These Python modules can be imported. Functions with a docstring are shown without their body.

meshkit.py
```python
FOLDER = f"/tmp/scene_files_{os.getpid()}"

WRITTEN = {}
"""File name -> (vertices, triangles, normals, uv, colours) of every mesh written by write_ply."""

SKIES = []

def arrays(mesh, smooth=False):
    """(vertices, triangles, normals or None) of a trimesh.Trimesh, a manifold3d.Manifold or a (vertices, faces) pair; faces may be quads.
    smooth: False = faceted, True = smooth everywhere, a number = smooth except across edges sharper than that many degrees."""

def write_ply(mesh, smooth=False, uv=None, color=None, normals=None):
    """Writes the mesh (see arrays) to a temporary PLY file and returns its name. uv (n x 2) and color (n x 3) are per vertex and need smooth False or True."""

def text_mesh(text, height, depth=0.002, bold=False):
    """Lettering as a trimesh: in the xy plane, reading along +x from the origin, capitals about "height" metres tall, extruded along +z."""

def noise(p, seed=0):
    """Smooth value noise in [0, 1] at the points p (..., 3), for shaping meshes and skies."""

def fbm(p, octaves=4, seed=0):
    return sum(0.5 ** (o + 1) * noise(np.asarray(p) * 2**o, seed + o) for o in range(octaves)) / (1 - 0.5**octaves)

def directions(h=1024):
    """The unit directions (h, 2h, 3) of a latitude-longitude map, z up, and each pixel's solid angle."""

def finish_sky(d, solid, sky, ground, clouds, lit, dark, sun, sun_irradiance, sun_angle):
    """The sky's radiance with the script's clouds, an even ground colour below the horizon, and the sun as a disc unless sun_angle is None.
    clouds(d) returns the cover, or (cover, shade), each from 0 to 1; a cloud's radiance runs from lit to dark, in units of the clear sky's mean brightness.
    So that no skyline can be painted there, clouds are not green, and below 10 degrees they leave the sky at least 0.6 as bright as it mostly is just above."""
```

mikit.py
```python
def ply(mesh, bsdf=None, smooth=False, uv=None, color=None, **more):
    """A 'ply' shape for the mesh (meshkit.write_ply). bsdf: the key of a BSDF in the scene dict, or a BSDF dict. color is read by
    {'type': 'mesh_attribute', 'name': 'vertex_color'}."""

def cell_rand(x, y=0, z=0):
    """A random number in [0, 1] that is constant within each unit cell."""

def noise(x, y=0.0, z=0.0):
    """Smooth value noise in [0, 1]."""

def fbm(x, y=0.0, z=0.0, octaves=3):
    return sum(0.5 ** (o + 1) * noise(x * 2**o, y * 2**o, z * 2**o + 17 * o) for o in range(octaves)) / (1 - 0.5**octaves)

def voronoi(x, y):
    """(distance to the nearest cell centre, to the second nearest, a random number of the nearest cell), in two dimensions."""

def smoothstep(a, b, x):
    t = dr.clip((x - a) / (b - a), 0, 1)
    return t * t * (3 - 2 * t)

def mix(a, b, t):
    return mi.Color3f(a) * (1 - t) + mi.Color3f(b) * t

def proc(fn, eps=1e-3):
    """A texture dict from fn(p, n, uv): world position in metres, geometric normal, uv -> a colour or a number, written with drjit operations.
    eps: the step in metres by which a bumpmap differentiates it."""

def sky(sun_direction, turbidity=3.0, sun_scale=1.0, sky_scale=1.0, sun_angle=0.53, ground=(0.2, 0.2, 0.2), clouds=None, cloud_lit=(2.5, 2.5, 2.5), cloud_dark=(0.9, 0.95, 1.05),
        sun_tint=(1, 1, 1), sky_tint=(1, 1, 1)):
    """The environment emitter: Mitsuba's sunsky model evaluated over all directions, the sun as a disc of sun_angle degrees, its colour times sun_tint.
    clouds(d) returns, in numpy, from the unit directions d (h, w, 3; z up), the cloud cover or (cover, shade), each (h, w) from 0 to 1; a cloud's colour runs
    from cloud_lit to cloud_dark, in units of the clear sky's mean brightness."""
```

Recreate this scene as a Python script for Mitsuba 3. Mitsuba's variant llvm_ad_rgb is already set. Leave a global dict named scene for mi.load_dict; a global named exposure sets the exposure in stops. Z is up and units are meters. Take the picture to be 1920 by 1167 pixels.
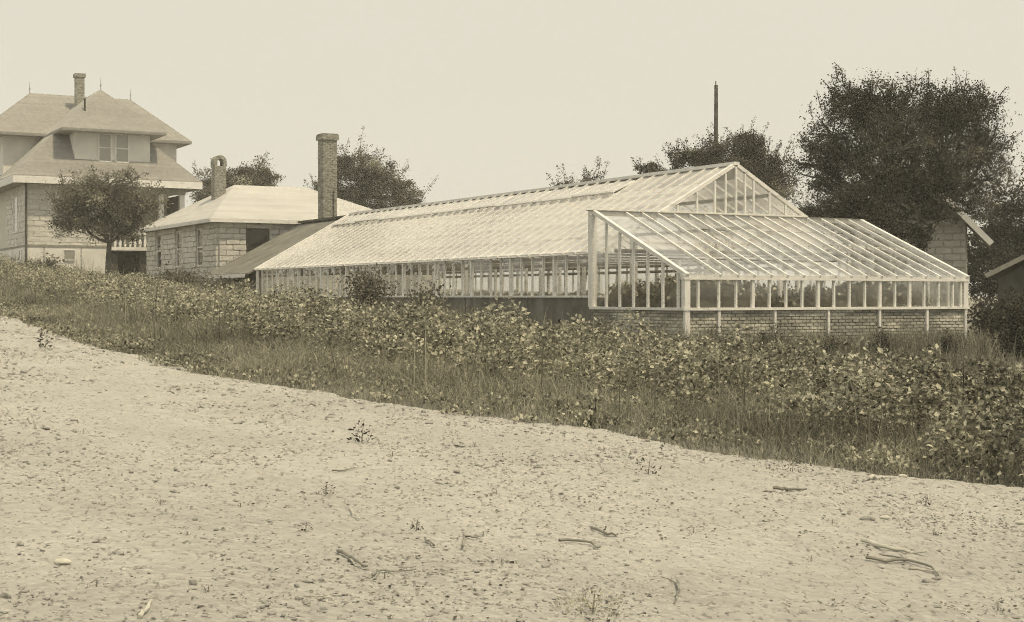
import math, random
import numpy as np, trimesh
import drjit as dr
import mitsuba as mi
import mikit, meshkit
from scipy.interpolate import RBFInterpolator

T = mi.ScalarTransform4f
scene, labels = {}, {}
random.seed(7)
rng = np.random.default_rng(11)

# ------------------------------------------------------------------ camera, sky, exposure
F, UC, VH, EYE = 2700.0, 960.0, 556.0, 1.15       # focal length and horizon in photo pixels (1920 wide); a waist-level camera
scene['camera'] = {'type': 'perspective', 'fov': math.degrees(2 * math.atan(960 / F)), 'fov_axis': 'x', 'near_clip': 0.1, 'far_clip': 3000.0,
                   'principal_point_offset_y': (583.5 - VH) / 1167.0,
                   'to_world': T().look_at(origin=[0, 0, EYE], target=[0, 10, EYE], up=[0, 0, 1])}
TH = math.atan2(0.484, 0.875)
AX, BX = np.array([math.cos(TH), math.sin(TH)]), np.array([-math.sin(TH), math.cos(TH)])   # along the gable ends, along the ridge
sun_h = AX * 0.34 - BX * 0.94
SUN = (sun_h[0] * 0.47, sun_h[1] * 0.47, 0.883)
def haze_cover(d):
    p = d * 2.2
    c = meshkit.fbm(p * np.array([1, 1, 2.5]), 4, 3)
    return 0.93 + 0 * c, np.clip(0.2 + 0.5 * (c - 0.5), 0, 1)
scene['sky'] = mikit.sky(SUN, turbidity=3, sun_scale=0.78, sky_scale=1.0, sun_angle=1.6, ground=(0.22, 0.21, 0.17), clouds=haze_cover,
                         cloud_lit=(4.02, 3.80, 3.16), cloud_dark=(3.64, 3.44, 2.86), sun_tint=(1, 0.975, 0.84), sky_tint=(1, 0.93, 0.7))
exposure = 1.36

# thin summer haze: far things fade towards the sky
scene['haze_medium'] = {'type': 'homogeneous', 'albedo': {'type': 'rgb', 'value': [0.98, 0.97, 0.91]}, 'sigma_t': 0.0011}
scene['haze'] = {'type': 'cube', 'to_world': T().translate([0, 50, 6.2]).scale([330, 330, 11.2]), 'bsdf': {'type': 'null'}, 'interior': {'type': 'ref', 'id': 'haze_medium'}}
scene['camera']['medium'] = {'type': 'ref', 'id': 'haze_medium'}
labels['haze'] = {'kind': 'stuff'}

# ------------------------------------------------------------------ materials
def tone(v, w=1.0):
    return (v, v * (1 - 0.006 * w), v * (1 - 0.12 * w))
def C(v, w=1.0):
    return mi.Color3f(*tone(v, w))
def mat(key, fn=None, v=None, rough=0.7, spec=0.3, w=1.0, bump=None, bscale=0.004, eps=2e-3, two=True):
    d = {'type': 'principled', 'roughness': rough, 'specular': spec,
         'base_color': mikit.proc(fn) if fn else {'type': 'rgb', 'value': list(tone(v, w))}}
    if bump:
        d = {'type': 'bumpmap', 'arbitrary': mikit.proc(bump, eps=eps), 'scale': bscale, 'bsdf': d}
    scene[key] = {'type': 'twosided', 'bsdf': d} if two else d
    return key
fb, ns, sm = mikit.fbm, mikit.noise, mikit.smoothstep

def f_white(p, n, uv):
    a = fb(p.x * 7, p.y * 7, p.z * 2.5, 3)
    return C(0.76, 0.3) * (0.80 + 0.28 * a) * (1 - 0.25 * sm(0.66, 0.8, fb(p.x * 3 + 5, p.y * 3, p.z * 9, 3)))
mat('paint', f_white, rough=0.55)
def f_conc(p, n, uv):
    st = fb(p.x * 2.2, p.y * 2.2, p.z * 0.35, 3)
    a = fb(p.x * 5, p.y * 5, p.z * 6, 4)
    return C(0.17) * (0.55 + 0.5 * a + 0.55 * sm(0.35, 0.75, st))
mat('concrete', f_conc, rough=0.9, bump=lambda p, n, uv: fb(p.x * 14, p.y * 14, p.z * 14, 3), bscale=0.006)
def f_brick(p, n, uv):
    r = mikit.cell_rand(dr.floor((p.x * AX[0] + p.y * AX[1]) / 0.215), dr.floor((p.x * BX[0] + p.y * BX[1]) / 0.215), dr.floor(p.z / 0.076))
    a = fb(p.x * 16, p.y * 16, p.z * 16, 3)
    lime = sm(0.5, 0.72, fb(p.x * 1.1 + 3, p.y * 1.1, p.z * 2.4, 3))
    return mikit.mix(C(0.26), C(0.50), lime * 0.9) * (0.55 + 0.55 * r + 0.45 * a)
mat('brick', f_brick, rough=0.9, bump=lambda p, n, uv: fb(p.x * 40, p.y * 40, p.z * 40, 2), bscale=0.004)
def f_chim(p, n, uv):
    r = mikit.cell_rand(dr.floor((p.x + p.y) / 0.13), 0, dr.floor(p.z / 0.076))
    return C(0.30) * (0.6 + 0.6 * r) * (0.75 + 0.5 * fb(p.x * 3, p.y * 3, p.z * 2, 3))
mat('chimney_brick', f_chim, rough=0.9)
mat('mortar', v=0.22, rough=0.95)
mat('pale_mortar', v=0.52, rough=0.95)
def f_block(p, n, uv):
    a = fb(p.x * 5, p.y * 5, p.z * 9, 4)
    b = fb(p.x * 0.6, p.y * 0.6, p.z * 0.9, 3)
    return C(0.64, 0.6) * (0.66 + 0.46 * a) * (0.8 + 0.4 * b)
mat('block', f_block, rough=0.9, bump=lambda p, n, uv: fb(p.x * 11, p.y * 11, p.z * 13, 3), bscale=0.02)
def f_plaster(p, n, uv):
    a = fb(p.x * 1.6, p.y * 1.6, p.z * 1.1, 4)
    return C(0.70, 0.5) * (0.78 + 0.36 * a)
mat('plaster', f_plaster, rough=0.9)
def f_shingle(p, n, uv):
    row = mikit.cell_rand(dr.floor(p.z / 0.10), 0, 0)
    c = mikit.cell_rand(dr.floor(p.z / 0.10), dr.floor((p.x * 0.9 + p.y * 0.7) / 0.16), 4)
    return C(0.25, 0.5) * (0.8 + 0.14 * row + 0.16 * c + 0.2 * fb(p.x * 0.8, p.y * 0.8, p.z * 0.8, 3))
mat('shingle', f_shingle, rough=0.85)
def f_wroof(p, n, uv):
    return C(0.45, 0.3) * (0.80 + 0.26 * fb(p.x * 1.2, p.y * 1.2, p.z * 3, 4) + 0.08 * mikit.cell_rand(dr.floor(p.z / 0.12), 0, 0))
mat('white_roofing', f_wroof, rough=0.6)
def f_droof(p, n, uv):
    a = fb(p.x * 1.5, p.y * 1.5, p.z * 1.5, 4)
    seam = sm(0.46, 0.5, dr.abs(dr.abs(((p.x * BX[0] + p.y * BX[1]) / 0.9) - dr.floor((p.x * BX[0] + p.y * BX[1]) / 0.9)) - 0.0) - 0.5 + 0.02)
    return C(0.15) * (0.6 + 0.8 * a) * (1 - 0.3 * seam)
mat('tar_roofing', f_droof, rough=0.8)
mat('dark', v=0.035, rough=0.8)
mat('dark_wood', lambda p, n, uv: C(0.075) * (0.6 + 0.8 * fb(p.x * 6, p.y * 6, p.z * 1.5, 3)), rough=0.85)
mat('grey_wood', lambda p, n, uv: C(0.26) * (0.6 + 0.8 * fb(p.x * 9, p.y * 9, p.z * 2.5, 3)), rough=0.85)
mat('pipe_metal', v=0.06, rough=0.5)
mat('bark', lambda p, n, uv: C(0.085) * (0.5 + 1.0 * fb(p.x * 12, p.y * 12, p.z * 4, 3)), rough=0.95)
mat('twig_wood', lambda p, n, uv: C(0.20) * (0.5 + 1.0 * fb(p.x * 25, p.y * 25, p.z * 25, 3)), rough=0.9)
mat('pale_twig', lambda p, n, uv: C(0.46) * (0.7 + 0.5 * fb(p.x * 25, p.y * 25, p.z * 25, 3)), rough=0.8)
mat('rock', lambda p, n, uv: C(0.52) * (0.7 + 0.5 * fb(p.x * 25, p.y * 25, p.z * 25, 3)), rough=0.8)
mat('curtain', v=0.30, rough=0.9)
scene['glass'] = {'type': 'thindielectric', 'int_ior': 1.52}
scene['dusty_glass'] = {'type': 'blendbsdf', 'weight': mikit.proc(lambda p, n, uv: 0.04 + 0.12 * sm(0.4, 0.75, fb(p.x * 1.3, p.y * 1.3, p.z * 2.5, 3))),
                        'a': {'type': 'ref', 'id': 'glass'}, 'b': {'type': 'principledthin', 'base_color': {'type': 'rgb', 'value': list(tone(0.75))}, 'roughness': 0.8, 'diff_trans': 1.0}}
def w_lime(p, n, uv):
    row = mikit.cell_rand(dr.floor((p.x * BX[0] + p.y * BX[1]) / 0.581 + 0.13), dr.floor(p.z / 0.42), 2)
    return dr.clip(0.24 + 0.46 * sm(0.35, 0.68, fb(p.x * 0.35, p.y * 0.35, p.z * 0.6, 3)) + 0.03 * (row - 0.5), 0, 1)
scene['limed_glass'] = {'type': 'blendbsdf', 'weight': mikit.proc(w_lime),
                        'a': {'type': 'ref', 'id': 'glass'}, 'b': {'type': 'principledthin', 'base_color': {'type': 'rgb', 'value': list(tone(0.92, 0.1))}, 'roughness': 0.8, 'diff_trans': 1.0}}
scene['streaky_glass'] = {'type': 'blendbsdf', 'weight': mikit.proc(lambda p, n, uv: 0.09 + 0.34 * sm(0.42, 0.62, fb(p.x * 0.28 + 2, p.y * 0.28, p.z * 0.5, 3))),
                        'a': {'type': 'ref', 'id': 'glass'}, 'b': {'type': 'principledthin', 'base_color': {'type': 'rgb', 'value': list(tone(0.88, 0.2))}, 'roughness': 0.8, 'diff_trans': 1.0}}
scene['house_glass'] = {'type': 'thindielectric', 'int_ior': 1.52}
VC = {'type': 'mesh_attribute', 'name': 'vertex_color'}
scene['leaf'] = {'type': 'principledthin', 'base_color': VC, 'roughness': 0.42, 'diff_trans': 0.55, 'spec_trans': 0.0, 'eta': 1.45}
scene['blade'] = {'type': 'principledthin', 'base_color': VC, 'roughness': 0.6, 'diff_trans': 0.6, 'spec_trans': 0.0, 'eta': 1.4}
def f_soil(p, n, uv):
    a = fb(p.x * 1.1, p.y * 1.1, 0, 3)
    b = fb(p.x * 9, p.y * 9, p.z * 9, 4)
    c = fb(p.x * 42, p.y * 42, p.z * 42, 3)
    speck = sm(0.62, 0.80, fb(p.x * 60 + 9, p.y * 34, 2, 3))
    return C(0.282, 0.55) * (0.78 + 0.26 * a + 0.14 * b + 0.14 * c) * (1 - 0.4 * speck)
mat('soil', f_soil, rough=0.95, bump=lambda p, n, uv: fb(p.x * 38, p.y * 38, p.z * 38, 3), bscale=0.014, eps=4e-3)
mat('earth', lambda p, n, uv: C(0.12) * (0.5 + 0.6 * fb(p.x * 3, p.y * 3, 0, 3) + 0.5 * fb(p.x * 14, p.y * 14, 0, 3)), rough=0.95)

# ------------------------------------------------------------------ helpers
counts = {}
def numbered(key):
    n = counts.get(key, -1) + 1
    counts[key] = n
    return key if n == 0 else f'{key}_{n:03d}'
def thing(name, label, cat, group=None):
    k = numbered(name)
    labels[k] = {'label': label, 'category': cat}
    if group: labels[k]['group'] = group
    return k
def put(name, mesh, m, parent=None, smooth=False, color=None):
    k = numbered(parent + '__' + name if parent else name)
    scene[k] = mikit.ply(mesh, m, smooth=smooth, color=color)
    return k
def struct(name, mesh, m, smooth=False):
    k = put(name, mesh, m, smooth=smooth)
    labels[k] = {'kind': 'structure'}
    return k
def stuff(k, label=None, cat=None):
    labels[k] = {'kind': 'stuff'}
    if label: labels[k]['label'] = label
    if cat: labels[k]['category'] = cat
BF = np.array([[0, 2, 1], [0, 3, 2], [4, 5, 6], [4, 6, 7], [0, 1, 5], [0, 5, 4], [1, 2, 6], [1, 6, 5], [2, 3, 7], [2, 7, 6], [3, 0, 4], [3, 4, 7]])
class MB:
    def __init__(self): self.v, self.f, self.n = [], [], 0
    def add(self, v, f):
        self.v.append(np.asarray(v, float)); self.f.append(np.asarray(f, int) + self.n); self.n += len(v)
        return self
    def hexa(self, v): return self.add(v, BF)
    def mesh(self): return np.vstack(self.v), np.vstack(self.f)
class Frame:                      # coordinates along the gable (s), along the ridge (t) and above eye level (e)
    def __init__(self, x, y, b=None):
        self.o = np.array([x, y]); self.b = BX if b is None else np.array(b) / np.hypot(*b); self.a = np.array([self.b[1], -self.b[0]])
    def w(self, s, t, e):
        p = self.o + self.a * s + self.b * t
        return np.array([p[0], p[1], EYE + e])
    def box(self, s0, s1, t0, t1, e0, e1):
        return [self.w(*c) for c in ((s0, t0, e0), (s1, t0, e0), (s1, t1, e0), (s0, t1, e0), (s0, t0, e1), (s1, t0, e1), (s1, t1, e1), (s0, t1, e1))]
    def beam(self, p, q, w, h, up=(0, 0, 1)):
        return beam(self.w(*p), self.w(*q), w, h, self.w(*up) - self.w(0, 0, 0))
    def s_of(self, u, t):        # the s whose picture column is u, at given t
        k = (u - UC) / F
        b = self.o + BX * t
        return (k * b[1] - b[0]) / (AX[0] - k * AX[1])
    def t_of(self, u, s):
        k = (u - UC) / F
        b = self.o + AX * s
        return (k * b[1] - b[0]) / (BX[0] - k * BX[1])
def beam(p, q, w, h, up=(0, 0, 1)):
    p, q, up = np.asarray(p, float), np.asarray(q, float), np.asarray(up, float)
    d = q - p; d /= np.linalg.norm(d)
    side = np.cross(d, up); side /= np.linalg.norm(side)
    u2 = np.cross(side, d)
    c = [(-1, -1), (1, -1), (1, 1), (-1, 1)]
    return [e + side * a * w / 2 + u2 * b * h / 2 for e in (p, q) for a, b in c]
def H(v): return MB().hexa(v).mesh()
def tubes(paths, sides=5):
    mb = MB()
    for pts, r in paths:
        p = np.asarray(pts, float); r = np.broadcast_to(r, (len(p),))
        t = np.gradient(p, axis=0); t /= np.linalg.norm(t, axis=1, keepdims=True) + 1e-12
        a = np.cross(t, np.where(np.abs(t[:, 2:]) < 0.9, [0, 0, 1.0], [1.0, 0, 0])); a /= np.linalg.norm(a, axis=1, keepdims=True) + 1e-12
        b = np.cross(t, a); g = np.arange(sides) * 2 * np.pi / sides
        v = p[:, None] + r[:, None, None] * (np.cos(g)[None, :, None] * a[:, None] + np.sin(g)[None, :, None] * b[:, None])
        i, j = np.meshgrid(np.arange(len(p) - 1), np.arange(sides), indexing='ij')
        q = np.stack([i * sides + j, i * sides + (j + 1) % sides, (i + 1) * sides + (j + 1) % sides, (i + 1) * sides + j], -1).reshape(-1, 4)
        f = np.vstack([q[:, [0, 1, 2]], q[:, [0, 2, 3]]])
        n = len(p) * sides
        f = np.vstack([f, [[n, (k + 1) % sides, k] for k in range(sides)], [[n + 1, n - sides + k, n - sides + (k + 1) % sides] for k in range(sides)]])
        mb.add(np.vstack([v.reshape(-1, 3), p[:1], p[-1:]]), f)
    return mb.mesh()
def lum_color(l, w=1.0):
    return np.stack([l, l * 0.985, l * (1 - 0.21 * w)], 1)
def leaves(pos, size, up_bias, r, lum, jitter=0.35, width=0.36, fold=0.25, dirs=None):
    """Folded diamond leaves of two triangles each at pos; returns (mesh, vertex colours)."""
    n = len(pos)
    nrm = r.normal(size=(n, 3)); nrm /= np.linalg.norm(nrm, axis=1, keepdims=True)
    nrm = nrm * (1 - up_bias) + np.array([0, 0, 1.0]) * up_bias
    nrm /= np.linalg.norm(nrm, axis=1, keepdims=True)
    d = r.normal(size=(n, 3)) if dirs is None else dirs + 0.25 * r.normal(size=(n, 3))
    if dirs is None: d -= nrm * (d * nrm).sum(1, keepdims=True)
    d /= np.linalg.norm(d, axis=1, keepdims=True) + 1e-9
    sd = np.cross(d, nrm); sd /= np.linalg.norm(sd, axis=1, keepdims=True) + 1e-9
    nn = np.cross(sd, d)
    L = (size * r.uniform(0.6, 1.35, n))[:, None] if np.ndim(size) == 0 else (size * r.uniform(0.7, 1.3, n))[:, None]
    v = np.stack([pos, pos + d * L * 0.5 + sd * L * width + nn * L * fold * 0.4, pos + d * L, pos + d * L * 0.5 - sd * L * width + nn * L * fold * 0.4], 1).reshape(-1, 3)
    f = (np.array([[0, 1, 2], [0, 2, 3]])[None] + (np.arange(n) * 4)[:, None, None]).reshape(-1, 3)
    c = lum_color(np.clip(lum * np.exp(jitter * r.normal(size=n)), 0.015, 0.6))
    return (v, f), np.repeat(c, 4, 0)
def join(parts):
    mb, cs = MB(), []
    for (v, f), c in parts: mb.add(v, f); cs.append(c)
    return mb.mesh(), np.vstack(cs)

# ------------------------------------------------------------------ the land
G = Frame((1283 - UC) / F * 31.5, 31.5)
def at(u, v, y): return np.array([(u - UC) / F * y, y, EYE - (v - VH) / F * y])
ctl = [(x, y, -0.067 * x + 0.0139 * y) for x in (-14, -8, -3, 3, 8) for y in (-12, 0, 8, 16)]
for u, y, e in ((1283, 31.5, -1.3), (1811, 35.6, -1.3), (1104, 34.9, -1.22), (960, 38, -1.05), (735, 44, -0.75), (480, 57, -0.12), (620, 50, -0.42), (400, 63, 0.42), (275, 74, 0.55), (51, 73, 0.82), (200, 76, 0.72),
                (300, 82, 0.7), (-100, 80, 1.0), (1400, 60, -0.9), (1900, 55, -1.1), (1900, 90, -1.0), (1000, 100, 0.3), (300, 110, 1.0), (150, 48, 0.55), (300, 40, 0.0), (1700, 24, -1.3), (1200, 22, -1.05), (2300, 40, -1.5)):
    ctl.append(((u - UC) / F * y, y, e + EYE))
ctl = np.array(ctl)
RB = RBFInterpolator(ctl[:, :2], ctl[:, 2], kernel='thin_plate_spline', smoothing=0.5)
gx, gy = np.linspace(-60, 60, 121), np.linspace(-20, 120, 141)
GZ = RB(np.stack(np.meshgrid(gx, gy, indexing='xy'), -1).reshape(-1, 2)).reshape(len(gy), len(gx))
def land(x, y):
    x, y = np.clip(np.asarray(x, float), -59.9, 59.9) + 60, np.clip(np.asarray(y, float), -19.9, 119.9) + 20
    i, j = x.astype(int), y.astype(int)
    a, b = x - i, y - j
    return (GZ[j, i] * (1 - a) + GZ[j, i + 1] * a) * (1 - b) + (GZ[j + 1, i] * (1 - a) + GZ[j + 1, i + 1] * a) * b
def on_land(u, v):                # where the line of sight through a photo pixel meets the land
    ys = np.arange(3, 110, 0.05)
    z = EYE - (v - VH) / F * ys
    hit = np.nonzero(z < land((u - UC) / F * ys, ys))[0]
    y = ys[hit[0]] if len(hit) else 110
    return np.array([(u - UC) / F * y, y])
edge_px = [(0, 590), (62, 609), (137, 638), (206, 660), (291, 679), (377, 703), (535, 724), (640, 744), (891, 779), (1118, 808), (1283, 842), (1480, 868), (1650, 890), (1780, 903), (1920, 918)]
EDGE = np.array([on_land(*p) for p in edge_px])
EDGE = np.vstack([EDGE[0] + (EDGE[0] - EDGE[2]) * 2.5, EDGE, EDGE[-1] + (EDGE[-1] - EDGE[-3]) * 4])
def edge_dist(x, y):              # metres beyond the field's edge, negative inside the bare field
    p = np.stack([np.ravel(x), np.ravel(y)], 1)
    best, sign = np.full(len(p), 1e9), np.ones(len(p))
    for a, b in zip(EDGE[:-1], EDGE[1:]):
        d = b - a; k = np.clip(((p - a) @ d) / (d @ d), 0, 1)
        q = p - (a + k[:, None] * d); dist = np.hypot(q[:, 0], q[:, 1])
        cr = d[0] * (p[:, 1] - a[1]) - d[1] * (p[:, 0] - a[0])
        m = dist < best
        best[m], sign[m] = dist[m], np.where(cr[m] > 0, 1, -1)
    return (best * sign).reshape(np.shape(x))
# ground sheet, out to the horizon
ax = np.concatenate([-np.geomspace(320, 62, 10), np.linspace(-60, 60, 161), np.geomspace(62, 320, 10)])
ay = np.concatenate([[-260, -100, -40], np.linspace(-20, 120, 187), np.geomspace(125, 370, 10)])
X, Y = np.meshgrid(ax, ay)
D = edge_dist(X, Y)
Z = land(X, Y) + 0.05 * (meshkit.fbm(np.stack([X * 0.7, Y * 0.7, X * 0], -1), 3) - 0.5) - 0.10 * np.clip(-D * 2 + 0.2, 0, 1) * (Y < 62)
def grid_faces(ny, nx):
    i, j = np.meshgrid(np.arange(ny - 1), np.arange(nx - 1), indexing='ij')
    a = i * nx + j
    return np.stack([a, a + 1, a + nx + 1, a + nx], -1).reshape(-1, 4)
struct('ground', (np.stack([X, Y, Z], -1).reshape(-1, 3), grid_faces(*X.shape)), 'earth', smooth=True)
# bare tilled field: finer towards the camera's end
fy = [1.5]
while fy[-1] < 34: fy.append(fy[-1] + max(0.018, 0.0045 * fy[-1]))
fy = np.array(fy); fx = np.arange(-15, 7.5, 0.024)
X, Y = np.meshgrid(fx, fy)
D = edge_dist(X, Y) + 0.35 * (meshkit.fbm(np.stack([X * 1.5, Y * 1.5, X * 0], -1), 3, 5) - 0.5)
P = np.stack([X, Y, X * 0], -1)
def soil_z(x, y):
    p = np.stack([x, y, x * 0], -1)
    r = meshkit.fbm(p * np.array([0.9, 1.6, 1]), 3, 2) - 0.5
    m = meshkit.fbm(p * 7, 4, 8) - 0.5
    c = np.clip(meshkit.fbm(p * 15, 3, 21) - 0.56, 0, 1)
    f_ = meshkit.fbm(p * 31, 2, 14) - 0.5
    return land(x, y) + 0.036 * r + 0.020 * m + 0.022 * c + 0.013 * f_
Z = soil_z(X, Y)
fq = grid_faces(*X.shape)
keep = (D.reshape(-1)[fq] < 0.05).all(1) & (np.abs(X.reshape(-1)[fq[:, 0]]) < 0.42 * Y.reshape(-1)[fq[:, 0]] + 2.5)
fq = fq[keep]
used = np.unique(fq); remap = np.full(X.size, -1); remap[used] = np.arange(len(used))
struct('field', (np.stack([X, Y, Z], -1).reshape(-1, 3)[used], remap[fq]), 'soil', smooth=True)

# ------------------------------------------------------------------ masonry of single pieces
def masonry(fr, parent, axis, fixed, a0, a1, e0, e1, course, length, depth, m, name, holes=(), limit=None, seed=1, outward=-1, gap=0.012, rough=0.012):
    """Running-bond pieces on the face (axis runs along 's' or 't', the other coordinate is fixed). holes: (a, a, e, e). Pieces past limit join one stuff part."""
    r = random.Random(seed); rest, made, row = MB(), 0, 0
    e = e1
    while e > e0 + 0.02:
        b = max(e - course, e0)
        x = a0 - (length / 2 if row % 2 else 0)
        while x < a1 - 0.02:
            lo, hi = max(x, a0), min(x + length, a1)
            x += length
            spans = [(lo, hi)]
            for h0, h1, g0, g1 in holes:
                if b < g1 - 0.02 and e > g0 + 0.02:
                    nxt = []
                    for p0, p1 in spans:
                        if h1 <= p0 or h0 >= p1: nxt.append((p0, p1)); continue
                        if h0 > p0: nxt.append((p0, h0))
                        if h1 < p1: nxt.append((h1, p1))
                    spans = nxt
            for p0, p1 in spans:
                if p1 - p0 < 0.05: continue
                o = outward * (depth + r.uniform(-rough, rough)); g = gap / 2; ins = min(0.12 * depth + 0.003, 0.010)
                def pt(a, d, z): return fr.w(a, fixed + d, z) if axis == 's' else fr.w(fixed + d, a, z)
                j = [r.uniform(-1, 1) * rough * 0.6 for _ in range(4)]
                v = [pt(p0 + g, 0, b + g), pt(p1 - g, 0, b + g), pt(p1 - g, 0, e - g), pt(p0 + g, 0, e - g),
                     pt(p0 + g + ins, o + j[0], b + g + ins), pt(p1 - g - ins, o + j[1], b + g + ins), pt(p1 - g - ins, o + j[2], e - g - ins), pt(p0 + g + ins, o + j[3], e - g - ins)]
                if (axis == 's') != (outward < 0): v = v[4:] + v[:4]
                if limit is not None and made >= limit: rest.hexa(v)
                else: put(name, H(v), m, parent)
                made += 1
        e = b; row += 1
    if rest.n:
        stuff(put('lower_' + name if limit else name + 's', rest.mesh(), m, parent))
    return made

# ------------------------------------------------------------------ the long greenhouse
L, DP = 8.53, 3.83                         # lean-to length and depth
ES, EE, ET = -0.25, 0.466, 2.055           # its sill, eave and top
S0, S1, SC, T0, T1 = 0.36, 8.36, 4.36, 3.83, 29.4
MS, ME, MR = 0.02, 1.11, 3.37              # main sill, eave, ridge
NB = 44; BAY = (T1 - T0) / NB
slope = (MR - ME) / (SC - S0)
gh = thing('greenhouse', 'long white-barred glass greenhouse with a gabled roof and a dark concrete base', 'greenhouse')
k = put('base_wall', H(G.box(S0 - 0.03, S0 + 0.17, T0 + 0.02, T1, -2.2, MS - 0.05)), 'concrete', gh)
labels[k] = {'label': 'dark stained concrete base wall under the long row of side panes'}
put('base_wall', H(G.box(S1 - 0.17, S1 + 0.03, T0 + 0.02, T1, -2.2, MS - 0.05)), 'concrete', gh)
for i in range(1, 7):                       # shallow piers between the pours
    t = T0 + i * 3.65
    put('wall_joint', H(G.box(S0 - 0.036, S0 - 0.028, t, t + 0.05, -2.1, MS - 0.06)), 'dark_wood', gh)
for s in (S0, S1):
    put('sill', H(G.box(s - 0.10, s + 0.10, T0 + 0.06, T1, MS - 0.05, MS)), 'paint', gh)
    put('eave_plate', H(G.box(s - 0.08, s + 0.06, T0 + 0.06, T1, ME - 0.07, ME)), 'paint', gh)
for i in range(NB + 1):
    t = T0 + i * BAY
    big = i % 4 == 0
    w = 0.085 if big else 0.034
    for s in (S0, S1):
        if i == 0 and s == S0: continue
        put('wall_post' if big else 'wall_bar', H(G.box(s - (0.05 if big else 0.03), s + (0.05 if big else 0.03), t - w / 2, t + w / 2, MS, ME - 0.07)), 'paint', gh)
for i in range(NB):
    t = T0 + i * BAY
    for s in (S0, S1):
        put('wall_pane', (np.array([G.w(s + 0.012 * random.uniform(-1, 1), a, e) for a, e in ((t, MS), (t + BAY, MS), (t + BAY, ME - 0.07), (t, ME - 0.07))]), [[0, 1, 2], [0, 2, 3]]), 'dusty_glass', gh)
def roof_pt(s, t, lift=0.0):                 # on the main roof's glass
    e = MR - slope * abs(s - SC)
    return (s, t, e + lift)
nl = (-slope, 0, 1.0); nr = (slope, 0, 1.0)
VT0, VT1 = 7, 43                            # bays with ridge vents
VW = 0.95                                   # vent width across the slope, in s
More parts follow.
